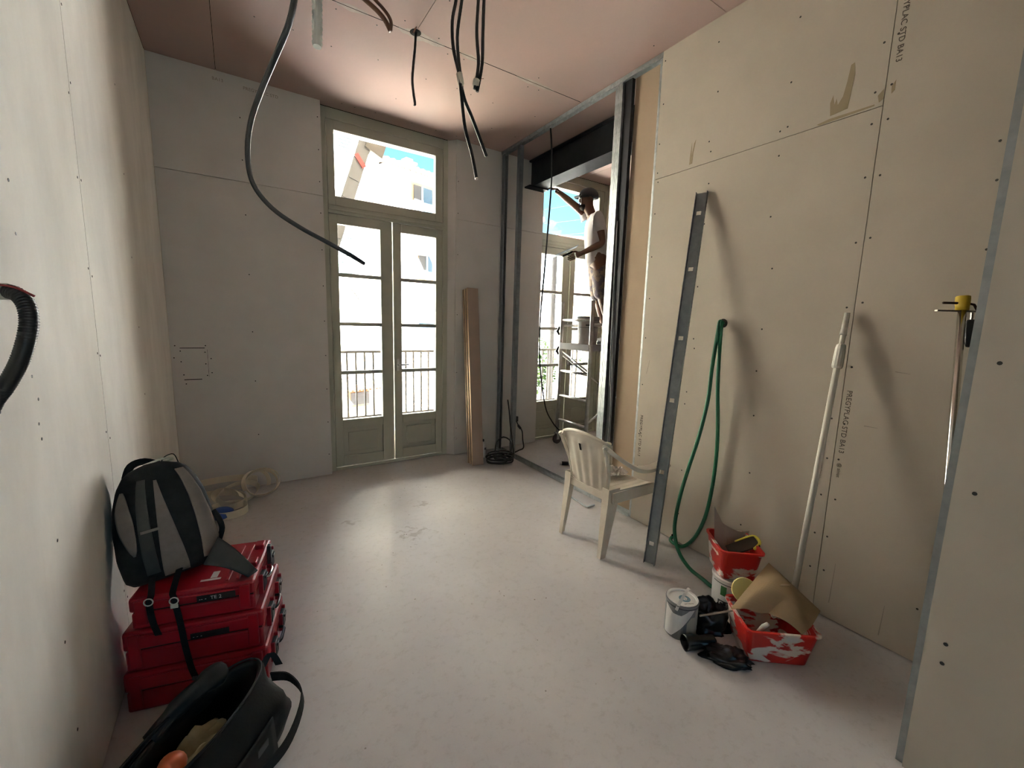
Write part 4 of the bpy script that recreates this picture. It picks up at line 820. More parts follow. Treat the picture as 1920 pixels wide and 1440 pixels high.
# yellow scraper rim behind the cardboard
tag(MB().lathe([(0.0, 0), (0.055, 0.0), (0.058, 0.004), (0.055, 0.012), (0.0, 0.012)], Vector((1.965, 0.93, 0.192)), 24, Matrix.Rotation(R(65), 3, Vector((0.6, -0.8, 0)))).build('plastic_bowl_lid', mat('pale_yellow_plastic', (0.66, 0.60, 0.22), 0.5)), 'pale yellow round lid peeping out behind the cardboard', 'lid')
BAG = mat('black_bin_liner', (0.006, 0.006, 0.007), 0.3)
def crumple(name, c, rx, ry, rz, seed, label, rot=0, mouth=None):
    nu, nv = 40, 20; rings = []
    cr, sr = cos(R(rot)), sin(R(rot))
    for i in range(nv+1):
        ph = pi*0.5*(i/nv); ring = []
        for j in range(nu):
            th = 2*pi*j/nu; dx, dy, dz = cos(th)*cos(ph), sin(th)*cos(ph), sin(ph)
            nz_ = noise.noise((dx*1.7+seed, dy*1.7, dz*2)); rd = abs(noise.noise((dx*4+seed, dy*4+9, dz*5)))
            k = 1+0.35*nz_-0.32*rd
            x, y = dx*rx*k, dy*ry*k
            ring.append(Vector((c[0]+x*cr-y*sr, c[1]+x*sr+y*cr, 0.002+max(0.0, dz*rz*(k+0.15*nz_)))))
        rings.append(ring)
    return tag(MB().loft(rings).build(name, BAG, smooth=True), label, 'bin bag', 'black bin bags')
crumple('bin_bag', (1.835, 1.015, 0), 0.105, 0.085, 0.125, 2.0, 'crumpled black bin bag between the paint can and the lower red tub', -35)
crumple('bin_bag', (1.708, 0.852, 0), 0.105, 0.060, 0.055, 5.5, 'flat black bin bag on the floor left of the lower red tub', -52)
mb = MB()   # rolled bag with an open mouth
a_ = Vector((1.598, 0.985, 0.034)); b_ = Vector((1.722, 0.920, 0.034)); rings = []
for i in range(15):
    t_ = i/14; p = a_.lerp(b_, t_); r_ = 0.034*(1-0.25*t_); dd = (b_-a_).normalized(); x_, y_ = frame_from(dd)
    rings.append([p+(r_*(1+0.18*noise.noise((j*0.6, t_*5, 1))))*(cos(2*pi*j/20)*x_+sin(2*pi*j/20)*y_*(0.98)) for j in range(20)])
inner = [[a_+dd*0.004+(q-a_)*0.93 for q in rings[0]], [a_+dd*0.10+(q-a_)*0.7 for q in rings[0]]]
mb.loft(list(reversed(inner))+rings, True)
for q in mb.v: q.z = max(q.z, 0.002)
tag(mb.build('rolled_bag', BAG, smooth=True), 'rolled black plastic bag with open mouth in front of the paint can', 'bag')
tag(MB().tube([(1.70, 0.985, 0.125), (1.80, 0.92, 0.150), (1.835, 0.90, 0.158)], 0.0045, 6).build('wooden_stick', mat('old_wood', (0.30, 0.22, 0.17), 0.8)), 'thin wooden stirring stick lying over the black bin bag', 'stick')

# ================================================================== RED TOOL CASES, BACKPACK AND BAG
CP = Vector((-0.41, 1.83, 0)); CD = Vector((0.9744, -0.2250, 0)); CN = Vector((0.2250, 0.9744, 0))
def K(s, o, z): return CP+CD*s+CN*o+Vector((0, 0, z))
def KB(mb, s0, s1, o0, o1, z0, z1, mi=0): return mb.obox(K((s0+s1)/2, (o0+o1)/2, (z0+z1)/2), CD*(s1-s0)/2, CN*(o1-o0)/2, Vector((0, 0, (z1-z0)/2)), mi)
def tool_case(s0, s1, o0, o1, z0, z1, label, text=None, top=False):
    t = thing('tool_case', K((s0+s1)/2, (o0+o1)/2, z0), label, 'tool case', 'red tool cases')
    zm = z0+(z1-z0)*0.52
    KB(MB(), s0+0.006, s1-0.006, o0+0.006, o1-0.006, z0+0.001, zm-0.003).build('base', RED, t, bevel=0.008)
    KB(MB(), s0+0.002, s1-0.002, o0+0.002, o1-0.002, zm+0.002, z1-0.004).build('lid', RED, t, bevel=0.010)
    KB(MB(), s0+0.012, s1-0.012, o0+0.012, o1-0.012, zm-0.004, zm+0.003).build('seal', BLACKPL, t)
    # stepped front panel and corner blocks
    KB(MB(), s0+0.05, s1-0.05, o0-0.006, o0+0.004, zm+0.010, z1-0.02).build('front_panel', RED, t, bevel=0.004)
    for a in (s0+0.02, s1-0.055): KB(MB(), a, a+0.035, o0-0.006, o0+0.004, z0+0.02, z1-0.012).build('corner_block', RED, t, bevel=0.004)
    for oo in (o0+0.07, o1-0.10):     # latches on the right-hand end
        la = KB(MB(), s1-0.004, s1+0.014, oo, oo+0.05, zm-0.035, zm+0.03).build('latch', BLACKPL, t, bevel=0.003)
        KB(MB(), s1+0.012, s1+0.020, oo+0.008, oo+0.042, zm+0.012, zm+0.024).build('latch_lip', BLACKPL, la, bevel=0.002)
        KB(MB(), s1-0.004, s1+0.012, oo-0.012, oo-0.003, zm-0.04, zm+0.04).build('latch_guard', RED, t, bevel=0.002)
        KB(MB(), s1-0.004, s1+0.012, oo+0.053, oo+0.062, zm-0.04, zm+0.04).build('latch_guard', RED, t, bevel=0.002)
    hd_ = [K(s1-0.002, o0+0.135, zm-0.012), K(s1+0.016, o0+0.138, zm-0.012), K(s1+0.020, o0+0.15, zm-0.012), K(s1+0.020, o1-0.135, zm-0.012), K(s1+0.016, o1-0.122, zm-0.012), K(s1-0.002, o1-0.12, zm-0.012)]
    MB().tube(hd_, 0.006, 8).build('carry_handle', CHROME if top else BLACKPL, t, smooth=True)
    if text:
        q = KB(MB(), s0+0.205, s0+0.325, o0-0.0095, o0-0.006, zm+0.012, zm+0.034).build('name_plate', BLACKPL, t, bevel=0.001)
        lettering(text, 0.018, K(s0+0.212, o0-0.0105, zm+0.017), CD, (0, 0, 1), LETTERW, t, 'lettering', 0.0003)
    if top:
        for a, b_, c_, e_ in ((0.20, 0.265, 0.05, 0.062), (0.228, 0.250, 0.066, 0.11)):
            KB(MB(), s0+a, s0+b_, o0+c_, o0+e_, z1-0.0045, z1-0.0033).build('paper_label', LIDW, t)
        for a in (0.285, 0.32): KB(MB(), s0+a, s0+a+0.012, o0+0.03, o1-0.04, z1-0.006, z1+0.0005).build('lid_rib', RED, t, bevel=0.002)
        KB(MB(), s0+0.335, s0+0.365, o0+0.045, o0+0.075, z1-0.006, z1+0.006).build('lid_lug', RED, t, bevel=0.003)
        for oo in (0.10, 0.24): KB(MB(), s1-0.05, s1-0.015, o0+oo, o0+oo+0.045, z1-0.006, z1+0.016).build('lid_lug', RED, t, bevel=0.004)
        KB(MB(), s1+0.004, s1+0.018, o0+0.19, o0+0.215, z1-0.05, z1+0.03).build('strap_tab', BLACKPL, t, bevel=0.002)
    return t
tool_case(0.0, 0.455, 0.0, 0.35, 0.0, 0.157, 'red plastic tool case standing on the floor, lowest of the stack')
tool_case(0.008, 0.447, 0.003, 0.345, 0.157, 0.316, 'red plastic tool case in the middle of the stack', '- - -')
tool_case(0.035, 0.425, 0.006, 0.335, 0.316, 0.440, 'red plastic tool case under the backpack, topmost of the stack', '-- -  TE 2', True)

# backpack
BZ = 0.4415
bo_ = K(0.130, 0.150, BZ); bu = (CD*-0.085+CN*0.115+Vector((0, 0, 0.43))).normalized()
ba_ = R(20); bx = (CD*cos(ba_)+CN*sin(ba_)); bx = (bx-bu*bx.dot(bu)).normalized(); by = bu.cross(bx).normalized()   # by points to the back
bp_ = thing('backpack', bo_, 'black and grey backpack standing on the red tool cases against the left wall', 'backpack')
prof = [(0.0, 0.245, 0.12), (0.02, 0.285, 0.15), (0.10, 0.305, 0.180), (0.20, 0.300, 0.180), (0.28, 0.280, 0.170), (0.35, 0.240, 0.145), (0.395, 0.190, 0.115), (0.42, 0.125, 0.075), (0.428, 0.05, 0.03)]
def bpw(h_):
    for (h0, w0, d0), (h1, w1, d1) in zip(prof[:-1], prof[1:]):
        if h_ <= h1: t_ = (h_-h0)/(h1-h0); return w0+(w1-w0)*t_, d0+(d1-d0)*t_
    return prof[-1][1:]
def bfront(u, h_, off=0.0):   # front surface: u in -1..1
    w_, d_ = bpw(h_); uu = max(-1, min(1, u))
    yy = -(d_/2)*(1-abs(uu)**3.2)**(1/3.2)*1.0
    n_ = Vector((abs(uu)**2.4*(1 if uu > 0 else -1), -(1-abs(uu)**3)**0.6-0.05)).normalized()
    return bo_+bx*(uu*w_/2+n_.x*off)+by*(yy+n_.y*off)+bu*h_
rings = []
for k in range(25):
    h_ = 0.428*k/24; w_, d_ = bpw(h_); ring = []
    for j in range(32):
        a_ = 2*pi*j/32; ca_, sa_ = cos(a_), sin(a_)
        ring.append(bo_+bx*(w_/2*math.copysign(abs(ca_)**0.62, ca_))+by*(d_/2*math.copysign(abs(sa_)**0.62, sa_))+bu*h_)
    rings.append(ring)
MB().loft(rings).build('body', NYLON, bp_, smooth=True)
def panel(name, u0, u1, h0, h1, m, off=0.006, sh=0.0, taper=0.0, drop=False):
    def f(u, v):
        h_ = h0+(h1-h0)*v; k = (1-taper*v) if not drop else max(0.04, sin(pi*(0.02+0.96*v**0.8))**0.7*(0.55+0.45*v))
        return bfront((u0+u1)/2+sh*v+(u-0.5)*(u1-u0)*k, h_, off)
    return MB().surf(f, 8, 14, 0.006).build(name, m, bp_, smooth=True)
panel('side_stripe', -0.80, -0.44, 0.11, 0.34, GREYFAB, sh=-0.16, drop=True, off=0.008)
panel('centre_stripe', -0.22, 0.34, 0.01, 0.36, GREYFAB, sh=-0.10, taper=0.85)
panel('side_stripe', 0.62, 0.98, 0.03, 0.385, GREYFAB, sh=-0.12, taper=0.35)
panel('pocket_panel', -0.52, -0.26, 0.03, 0.37, DKFAB, off=0.004, taper=0.2)
panel('cross_bar', -0.46, -0.10, 0.180, 0.190, GREYFAB, off=0.012)
MB().tube(smooth_path([bo_+bu*0.39-bx*0.085, bo_+bu*0.432-bx*0.065, bo_+bu*0.44-bx*0.025, bo_+bu*0.415+bx*0.02]), 0.013, 8).build('shoulder_strap', NYLON, bp_, smooth=True)
MB().ribbon(smooth_path([bo_+bu*0.415+bx*0.02, bo_+bu*0.44+bx*0.035-by*0.01, bo_+bu*0.445+bx*0.065-by*0.01, bo_+bu*0.405+bx*0.075]), by*0.018, 0.003).build('grab_handle', NYLON, bp_)
MB().tube(smooth_path([bo_+bu*0.425-bx*0.03-by*0.01, bo_+bu*0.435+bx*0.03-by*0.02, bo_+bu*0.428+bx*0.06-by*0.012, bo_+bu*0.418+bx*0.02]), 0.004, 6).build('cord_loop', TAPE, bp_, smooth=True)
# webbing straps hanging over the front of the cases
def webb(pts, w_=0.020): return MB().ribbon(smooth_path(pts, 5), CD*w_, 0.0016).build('webbing_strap', NYLON, bp_)
webb([bfront(-0.45, 0.02, 0.004), K(0.105, 0.01, 0.443), K(0.107, -0.014, 0.425), K(0.112, -0.016, 0.36), K(0.125, -0.016, 0.30)])
webb([bfront(0.1, 0.02, 0.004), K(0.170, 0.006, 0.446), K(0.178, -0.014, 0.43), K(0.190, -0.016, 0.34), K(0.20, -0.018, 0.24), K(0.212, -0.018, 0.15), K(0.222, -0.016, 0.105)])
for s_, z_ in ((0.107, 0.432), (0.179, 0.422)):
    c_ = K(s_, -0.019, z_); MB().tube([c_+CD*0.013*cos(2*pi*i/14)+Vector((0, 0, 0.013*sin(2*pi*i/14))) for i in range(15)], 0.0022, 6).build('buckle', WHITEPVC, bp_)
KB(MB(), 0.168, 0.190, -0.0205, -0.0165, 0.395, 0.409).build('buckle', WHITEPVC, bp_); KB(MB(), 0.212, 0.236, -0.0205, -0.0165, 0.098, 0.112).build('buckle', GREYCON, bp_)
# padded hip-belt fin lying over the top case
def fin(u, v):
    a_ = K(0.285, 0.12, 0.575).lerp(K(0.250, 0.06, 0.500), v); b_ = K(0.425, 0.045, 0.452).lerp(K(0.400, 0.02, 0.4475), v)
    return a_.lerp(b_, u)+Vector((0, 0, 0.012*sin(pi*u)))
MB().surf(fin, 12, 8, 0.010).build('hip_belt_fin', DKFAB, bp_, smooth=True)
MB().tube(smooth_path([bfront(0.96, 0.19, 0.004), bfront(0.97, 0.15, 0.016), bfront(0.97, 0.11, 0.018), bfront(0.96, 0.07, 0.006)]), 0.010, 8).build('side_strap', NYLON, bp_, smooth=True)

# white edging strip coiled in the corner
BEIGE = mat('cream_plastic_strip', (0.80, 0.71, 0.56), 0.4, col2=(0.76, 0.67, 0.52), scale=6)
ec = thing('edging_coil', (-0.06, 3.68, 0), 'loose coils of cream edging strip on the floor in the corner', 'edging strip')
def loop(cx, cy, rx, ry, z, tilt, rot, w_=0.055, a0=0, a1=360, tw=0.0):
    P = []; W_ = []
    M = Matrix.Rotation(R(rot), 3, 'Z') @ Matrix.Rotation(R(tilt), 3, 'X')
    for i in range(41):
        a_ = R(a0+(a1-a0)*i/40); p = M @ Vector((rx*cos(a_), ry*sin(a_), 0)); P.append(Vector((cx, cy, z))+p)
        ww_ = M @ Vector((cos(a_)*tw, sin(a_)*tw, 1)).normalized(); W_.append(ww_*w_)
    lo = min(min((p-q/2).z, (p+q/2).z) for p, q in zip(P, W_))
    if lo < 0.002: P = [p+Vector((0, 0, 0.002-lo)) for p in P]
    MB().ribbon(P, W_, 0.0022).build('strip_loop', BEIGE, ec)
loop(0.095, 3.70, 0.110, 0.100, 0.13, 62, 10); loop(0.10, 3.73, 0.122, 0.105, 0.13, 56, -6); loop(0.06, 3.76, 0.10, 0.10, 0.12, 70, 30, a0=-30, a1=200)
loop(-0.17, 3.83, 0.24, 0.09, 0.115, 12, 2, a0=-10, a1=190); loop(-0.06, 3.70, 0.16, 0.08, 0.08, 42, 38); loop(-0.19, 3.66, 0.19, 0.10, 0.05, 16, -22)
loop(-0.13, 3.62, 0.13, 0.06, 0.09, 50, -50, a0=20, a1=260); loop(-0.13, 3.51, 0.125, 0.10, 0.026, 3, -10, a0=-150, a1=150)
tag(MB().lathe([(0.0, 0.002), (0.055, 0.002), (0.075, 0.02), (0.072, 0.045), (0.05, 0.06), (0.0, 0.064)], (-0.165, 3.475, 0), 20).build('blue_roll', mat('blue_plastic', (0.015, 0.06, 0.28), 0.5), smooth=True), 'small blue roll lying inside the cream strip coil', 'roll')

# black tool bag
gc = Vector((-0.155, 1.400, 0)); ge = Vector((0.63, 0.776, 0)); gp = Vector((0.776, -0.63, 0))
tb = thing('tool_bag', gc, 'open black fabric tool bag on the floor in front of the red cases', 'bag')
LEATH = mat('black_coated_fabric', (0.006, 0.0063, 0.0066), 0.6, col2=(0.011, 0.0115, 0.012), scale=14, bump=0.08, bscale=120, spec=0.3)
LEATHG = mat('dark_grey_coated_fabric', (0.02, 0.0215, 0.023), 0.6, col2=(0.015, 0.016, 0.0175), scale=14, spec=0.3)
def gring(z, hl, hw, shl=0.0, pw=2.6, shw=0.0, n=44, wob=0.0):
    o = []
    for j in range(n):
        a_ = 2*pi*j/n; ca_, sa_ = cos(a_), sin(a_)
        k = 1+wob*noise.noise((ca_*2, sa_*2, z*9))
        o.append(gc+ge*(shl+hl*k*math.copysign(abs(ca_)**(2/pw), ca_))+gp*(shw+hw*k*math.copysign(abs(sa_)**(2/pw), sa_))+Vector((0, 0, z)))
    return o
MB().loft([gring(0.003, 0.235, 0.125, pw=4), gring(0.02, 0.25, 0.138, pw=4), gring(0.06, 0.262, 0.150, pw=3.6, wob=.10), gring(0.10, 0.252, 0.138, pw=3.2, wob=.14), gring(0.14, 0.258, 0.140, pw=2.9, wob=.10), gring(0.175, 0.244, 0.116, pw=2.6, wob=.12), gring(0.215, 0.245, 0.095, pw=2.2, shw=-0.01, wob=.06), gring(0.225, 0.235, 0.082, pw=2.1, shw=-0.01),
           gring(0.21, 0.225, 0.075, pw=2.1, shw=-0.01), gring(0.12, 0.22, 0.10, pw=2.6), gring(0.03, 0.21, 0.11, pw=3)]).build('body', LEATH, tb, smooth=True)
MB().tube([p+Vector((0, 0, 0.002)) for p in gring(0.224, 0.241, 0.089, pw=2.15, shw=-0.01)]+[gring(0.226, 0.241, 0.089, pw=2.15, shw=-0.01)[0]], 0.0035, 6).build('rim_piping', LEATHG, tb, smooth=True)
def flap(u, v):
    p = gc+ge*(-0.27+0.40*u)-gp*(0.085+0.055*v*sin(pi*min(1, u*1.1)))+Vector((0, 0, 0.216-0.06*v+0.035*sin(pi*u)*(1-v)))
    return p
MB().surf(flap, 16, 8, 0.006).build('side_flap', LEATHG, tb, smooth=True)
kn = gc+ge*0.115-gp*0.075+Vector((0, 0, 0.25))
MB().tube(smooth_path([gc-ge*0.06-gp*0.105+Vector((0, 0, 0.215)), gc+ge*0.02-gp*0.095+Vector((0, 0, 0.24)), kn, kn+ge*0.045+Vector((0, 0, -0.015))]), [0.022]*4+[0.028]*4+[0.036]*4+[0.020], 12).build('grip', LEATHG, tb, smooth=True)
hs_ = smooth_path([gc+ge*0.19+gp*0.088+Vector((0, 0, 0.215)), gc+ge*0.175+gp*0.165+Vector((0, 0, 0.235)), gc+ge*0.12+gp*0.245+Vector((0, 0, 0.225)), gc+ge*0.01+gp*0.265+Vector((0, 0, 0.185)), gc-ge*0.065+gp*0.215+Vector((0, 0, 0.15)), gc-ge*0.085+gp*0.13+Vector((0, 0, 0.14))], 6)
MB().ribbon(hs_, Vector((0, 0, 0.030))-gp*0.006, 0.004).build('carry_handle', LEATH, tb)
MB().ribbon(smooth_path([gc+ge*0.235+gp*0.02+Vector((0, 0, 0.20)), gc+ge*0.262+gp*0.035+Vector((0, 0, 0.235)), gc+ge*0.255+gp*0.07+Vector((0, 0, 0.20))]), gp*0.02+ge*0.01, 0.003).build('end_loop', LEATHG, tb)
def pocket(u, v):
    return gc+ge*(-0.14+0.26*u)+gp*(0.148-0.012*v+0.01*sin(pi*u))+Vector((0, 0, 0.02+0.12*v))
MB().surf(pocket, 10, 6, 0.008).build('side_pocket', LEATHG, tb, smooth=True)
MB().obox(gc+ge*0.05+gp*0.156+Vector((0, 0, 0.105)), ge*0.022, Vector((0, 0, 0.012)), gp*0.0012).build('logo_patch', GREYCON, tb)
CLOTH = mat('stained_beige_cloth', (0.30, 0.25, 0.15), 0.9, col2=(0.20, 0.155, 0.08), scale=12)
def rag(u, v):
    return gc+ge*(-0.17+0.26*u)-gp*(0.045-0.10*v)+Vector((0, 0, 0.135+0.05*noise.noise((u*3, v*3, 2))+0.025*noise.noise((u*8, v*8, 5))+0.03*sin(pi*u)))
tag(MB().surf(rag, 20, 14, 0.004).build('rag', CLOTH, smooth=True), 'stained beige rag inside the black tool bag', 'rag')
tag(MB().lathe([(0.0, -0.03), (0.026, -0.028), (0.034, -0.01), (0.034, 0.02), (0.026, 0.034), (0.0, 0.036)], Vector((-0.216, 1.322, 0.192)), 18, Matrix.Rotation(R(70), 3, 'X')).build('tape_measure', mat('orange_plastic', (0.62, 0.14, 0.05), 0.4), smooth=True), 'orange tape measure at the front of the black tool bag', 'tape measure')

# ================================================================== BY THE WINDOW
for i in range(5):   # leaning planks, front one last
    bx0 = 1.895+0.006*i*0; yb = 3.588+0.024*(4-i); zt = 1.765-0.004*(4-i)
    a0 = Vector((1.905+(0.004 if i % 2 else -0.003), yb, 0.001)); a1 = Vector((1.965+(0.003 if i % 2 else -0.002), 3.880+0.024*(4-i), zt))
    if i == 4: w_ = 0.118
    else: w_ = 0.118
    up_ = (a1-a0).normalized(); wx = Vector((0.985, -0.06, 0)); wx = (wx-up_*wx.dot(up_)).normalized(); th_ = wx.cross(up_).normalized()
    if th_.y > 0: th_ = -th_
    q = a0+wx*w_/2-th_*0.0105; top = a1+wx*w_/2-th_*0.0105
    mb = MB().obox((q+top)/2, wx*w_/2, th_*0.009, (top-q)/2)
    mb.mi = [1, 1, 0, 1, 0, 1] if False else mb.mi
    for fi, f_ in enumerate(mb.f):
        nrm = (mb.v[f_[1]]-mb.v[f_[0]]).cross(mb.v[f_[2]]-mb.v[f_[1]]).normalized()
        mb.mi[fi] = 0 if abs(nrm.dot(th_)) > 0.8 else 1
    zlow = min(p.z for p in mb.v)
    for p in mb.v: p.z += 0.001-zlow
    lab = ['rearmost brown plank of the stack leaning on the back wall', 'second plank from the wall in the leaning stack', 'middle plank of the stack leaning by the window', 'second plank from the front of the leaning stack', 'front brown plank of the stack leaning beside the window'][i]
    tag(mb.build('wooden_plank', [WOODB, WOODE]), lab, 'plank', 'planks leaning on the back wall')
# sealant bottle behind the planks
bt = thing('white_bottle', (2.13, 3.80, 0), 'white plastic bottle standing behind the planks', 'bottle')
MB().lathe([(0.030, 0.001), (0.033, 0.006), (0.033, 0.13), (0.026, 0.155), (0.012, 0.165), (0.012, 0.18)], (2.13, 3.80, 0), 20).build('body', LIDW, bt, smooth=True)
MB().lathe([(0.014, 0.176), (0.014, 0.195), (0.006, 0.20)], (2.13, 3.80, 0), 14).build('cap', BLACKPL, bt); MB().obox((2.143, 3.769, 0.10), (0.012, 0.003, 0), (0, 0, 0.012), (0, 0.001, 0)).build('label', LABELD, bt)
# coiled cable by the free stud
P_ = [(2.43, 3.80, 0.60), (2.40, 3.72, 0.50), (2.37, 3.64, 0.35), (2.365, 3.585, 0.20), (2.35, 3.53, 0.06)]
ccx, ccy = 2.225, 3.60
rd = random.Random(4)
for i in range(7*14):
    a_ = -0.6+2*pi*i/14; r_ = 0.105+0.045*sin(i*0.31)+0.012*rd.random(); z_ = 0.010+0.0095*(i//14)+0.004*rd.random()
    P_.append((ccx+r_*1.05*cos(a_)+0.012*sin(i*0.2), ccy+r_*0.92*sin(a_), z_))
P_ += [(2.33, 3.56, 0.10), (2.36, 3.60, 0.19), (2.30, 3.66, 0.235), (2.235, 3.69, 0.18), (2.20, 3.66, 0.085)]
cable('coiled_cable', P_, 0.0072, BLACKRUB, 'coiled black extension cable on the floor by the metal studs', 'cable', k=3, n=7)
sk = thing('socket_lead', (2.53, 3.9, 0), 'black socket and lead hanging off the back wall behind the free stud', 'socket')
B((2.655, 3.975, 0.295), (2.695, 3.999, 0.355)).build('socket', BLACKPL, sk, bevel=0.003)
MB().tube(smooth_path([(2.675, 3.985, 0.30), (2.68, 3.94, 0.25), (2.70, 3.90, 0.20), (2.695, 3.87, 0.10), (2.68, 3.83, 0.02), (2.60, 3.80, 0.010), (2.52, 3.76, 0.010)]), 0.007, 7).build('lead', BLACKRUB, sk, smooth=True)
MB().tube([(2.672, 3.945, 0.262), (2.692, 3.915, 0.222)], 0.014, 10).build('plug', BLACKPL, sk, smooth=True)
# marker on the floor of the far room
mk = thing('marker_pen', (2.74, 3.17, 0), 'black and white marker tube lying on the floor past the floor track', 'marker')
dm = Vector((0.84, -0.54, 0)); am = Vector((2.70, 3.20, 0.021))
MB().tube([am, am+dm*0.02], 0.015, 12).build('tip', LIDW, mk, smooth=True); MB().tube([am+dm*0.02, am+dm*0.085], 0.020, 14).build('black_band', BLACKPL, mk, smooth=True)
MB().tube([am+dm*0.085, am+dm*0.105], 0.020, 14).build('white_band', LIDW, mk, smooth=True); MB().tube([am+dm*0.105, am+dm*0.16], 0.020, 14).build('cap', BLACKPL, mk, smooth=True)
# short length of angle profile under the chair
tag(MB().bar((2.27, 2.62, 0.006), (2.24, 2.30, 0.006), 0.012, 0.010).bar((2.24, 2.30, 0.006), (2.30, 2.28, 0.02), 0.012, 0.012).build('bent_profile', GALV), 'short bent metal profile on the floor under the chair', 'profile')

# ================================================================== SCAFFOLD IN THE FAR ROOM
sf_ = thing('mobile_scaffold', (3.6, 3.59, 0), 'aluminium mobile scaffold tower on castors in the far room', 'scaffold')
SYA, SYB, SXA, SXB = 3.842, 3.345, 3.18, 4.40
for x_ in (SXA, SXB):
    for y_ in (SYA, SYB):
        MB().tube([(x_, y_, 0.205), (x_, y_, 1.69)], 0.0225, 12).build('upright', ALU, sf_, smooth=True)
        cs = MB().tube([(x_, y_, 0.14), (x_, y_, 0.215)], 0.017, 10); cs.box((x_-0.03, y_-0.022, 0.128), (x_+0.03, y_+0.022, 0.142))
        cs.box((x_-0.02, y_-0.022, 0.055), (x_+0.02, y_-0.018, 0.13)).box((x_-0.02, y_+0.018, 0.055), (x_+0.02, y_+0.022, 0.13))
        co = cs.build('castor', GALV, sf_)
        MB().lathe([(0.0, -0.014), (0.05, -0.015), (0.0625, -0.009), (0.0625, 0.009), (0.05, 0.015), (0.0, 0.014)], (x_, y_, 0.0635), 22, Matrix(((1, 0, 0), (0, 0, -1), (0, 1, 0)))).build('wheel', GREYCON, co)
    for z_ in (0.307, 0.601, 0.895, 1.19, 1.483):
        MB().tube([(x_, SYB+0.0225, z_), (x_, SYA-0.0225, z_)], 0.0155, 10).build('rung', ALU, sf_, smooth=True)
MB().tube([(SXA, SYA-0.03, 1.12), (SXA, SYB+0.03, 0.93)], 0.010, 8).build('end_brace', ALU, sf_, smooth=True)
MB().tube([(SXA, SYB-0.02, 0.36), (SXB, SYB-0.02, 1.10)], 0.012, 8).build('diagonal_brace', ALU, sf_, smooth=True)
MB().tube([(SXA, SYA+0.02, 1.10), (SXB, SYA+0.02, 0.36)], 0.012, 8).build('diagonal_brace', ALU, sf_, smooth=True)
MB().tube([(SXA, SYB, 1.44), (SXB, SYB, 1.44)], 0.0155, 10).build('guard_rail', ALU, sf_, smooth=True); MB().tube([(SXA, SYA, 1.42), (SXB, SYA, 1.42)], 0.0155, 10).build('guard_rail', ALU, sf_, smooth=True)
B((SXA-0.02, SYB+0.012, 1.196), (SXB+0.02, SYA-0.012, 1.216)).build('platform', mat('plywood_deck', (0.40, 0.34, 0.27), 0.8, col2=(0.5, 0.45, 0.38), scale=6), sf_)
MB().box((SXA-0.026, SYB+0.012, 1.150), (SXA-0.018, SYA-0.012, 1.222)).box((SXA-0.02, SYB+0.010, 1.150), (SXB+0.02, SYB+0.013, 1.222)).build('platform_edge', GREYP, sf_)
for z_ in (1.36, 1.13):
    MB().tube([(SXA-0.012, SYA+0.028, z_-0.05), (SXA-0.03, SYA+0.045, z_-0.01), (SXA-0.012, SYA+0.028, z_+0.045)], [0.010, 0.016, 0.008], 8).build('clip', BLACKPL, sf_)
MB().tube(smooth_path([(SXA-0.02, SYB-0.03, 0.215), (SXA-0.045, SYB-0.05, 0.23), (SXA-0.05, SYB-0.055, 0.205), (SXA-0.03, SYB-0.04, 0.18)]), 0.005, 6).build('locking_pin', YELLOW, sf_)

# bucket on the platform
bk = thing('paint_bucket', (3.335, 3.57, 1.217), 'grey-white plaster bucket on the scaffold platform', 'bucket')
BKW = mat('dusty_white_bucket', (0.50, 0.47, 0.47), 0.6, col2=(0.42, 0.39, 0.39), scale=9)
bc_ = (3.335, 3.57, 1.217)
MB().lathe([(0.100, 0.0), (0.104, 0.004), (0.116, 0.255), (0.120, 0.257), (0.120, 0.268), (0.114, 0.27)], bc_, 32).build('body', BKW, bk)
MB().lathe([(0.119, 0.262), (0.124, 0.266), (0.124, 0.305), (0.116, 0.31), (0.0, 0.306)], bc_, 32, caps=False).build('lid', mat('grey_lid', (0.20, 0.19, 0.19), 0.7, col2=(0.28, 0.27, 0.27), scale=20), bk)
curved(MB(), bc_, 0.1145, [(165, 0.185, 0.19), (300, 0.185, 0.19)]).build('print_line', LABELD, bk); curved(MB(), bc_, 0.1155, [(215, 0.205, 0.222), (262, 0.205, 0.222)]).build('print_band', LABELD, bk)

# ================================================================== THE WORKER
def skin_mesh(name, V_, E_, m, parent, sub=2, root=0, smooth=True):
    keys = list(V_); ix = {k: i for i, k in enumerate(keys)}; org = ORG[parent]
    me = bpy.data.meshes.new(name); me.from_pydata([Vector(V_[k][0])-org for k in keys], [(ix[a], ix[b]) for a, b in E_], []); me.materials.append(m)
    o = bpy.data.objects.new(name, me); C.objects.link(o); o.parent = parent; ORG[o] = org
    o.modifiers.new('skin', 'SKIN').use_smooth_shade = True
    for i, k in enumerate(keys):
        r_ = V_[k][1]; r_ = r_ if isinstance(r_, tuple) else (r_, r_); me.skin_vertices[0].data[i].radius = r_; me.skin_vertices[0].data[i].use_root = (i == root)
    s_ = o.modifiers.new('sub', 'SUBSURF'); s_.levels = sub; s_.render_levels = sub
    return o
SKIN = mat('tanned_skin', (0.17, 0.085, 0.055), 0.6); HAIR = mat('dark_hair', (0.02, 0.015, 0.012), 0.9)
SHIRT = mat('white_cotton', (0.60, 0.57, 0.58), 0.95, col2=(0.53, 0.50, 0.51), scale=7, bump=0.15, bscale=18)
SHORT = mat('patterned_shorts', (0.26, 0.20, 0.16), 0.9, col2=(0.12, 0.10, 0.12), scale=16, detail=3, fac=(0.45, 0.55), bump=0.15, bscale=22)
CAPM = mat('black_cap', (0.025, 0.026, 0.03), 0.9)
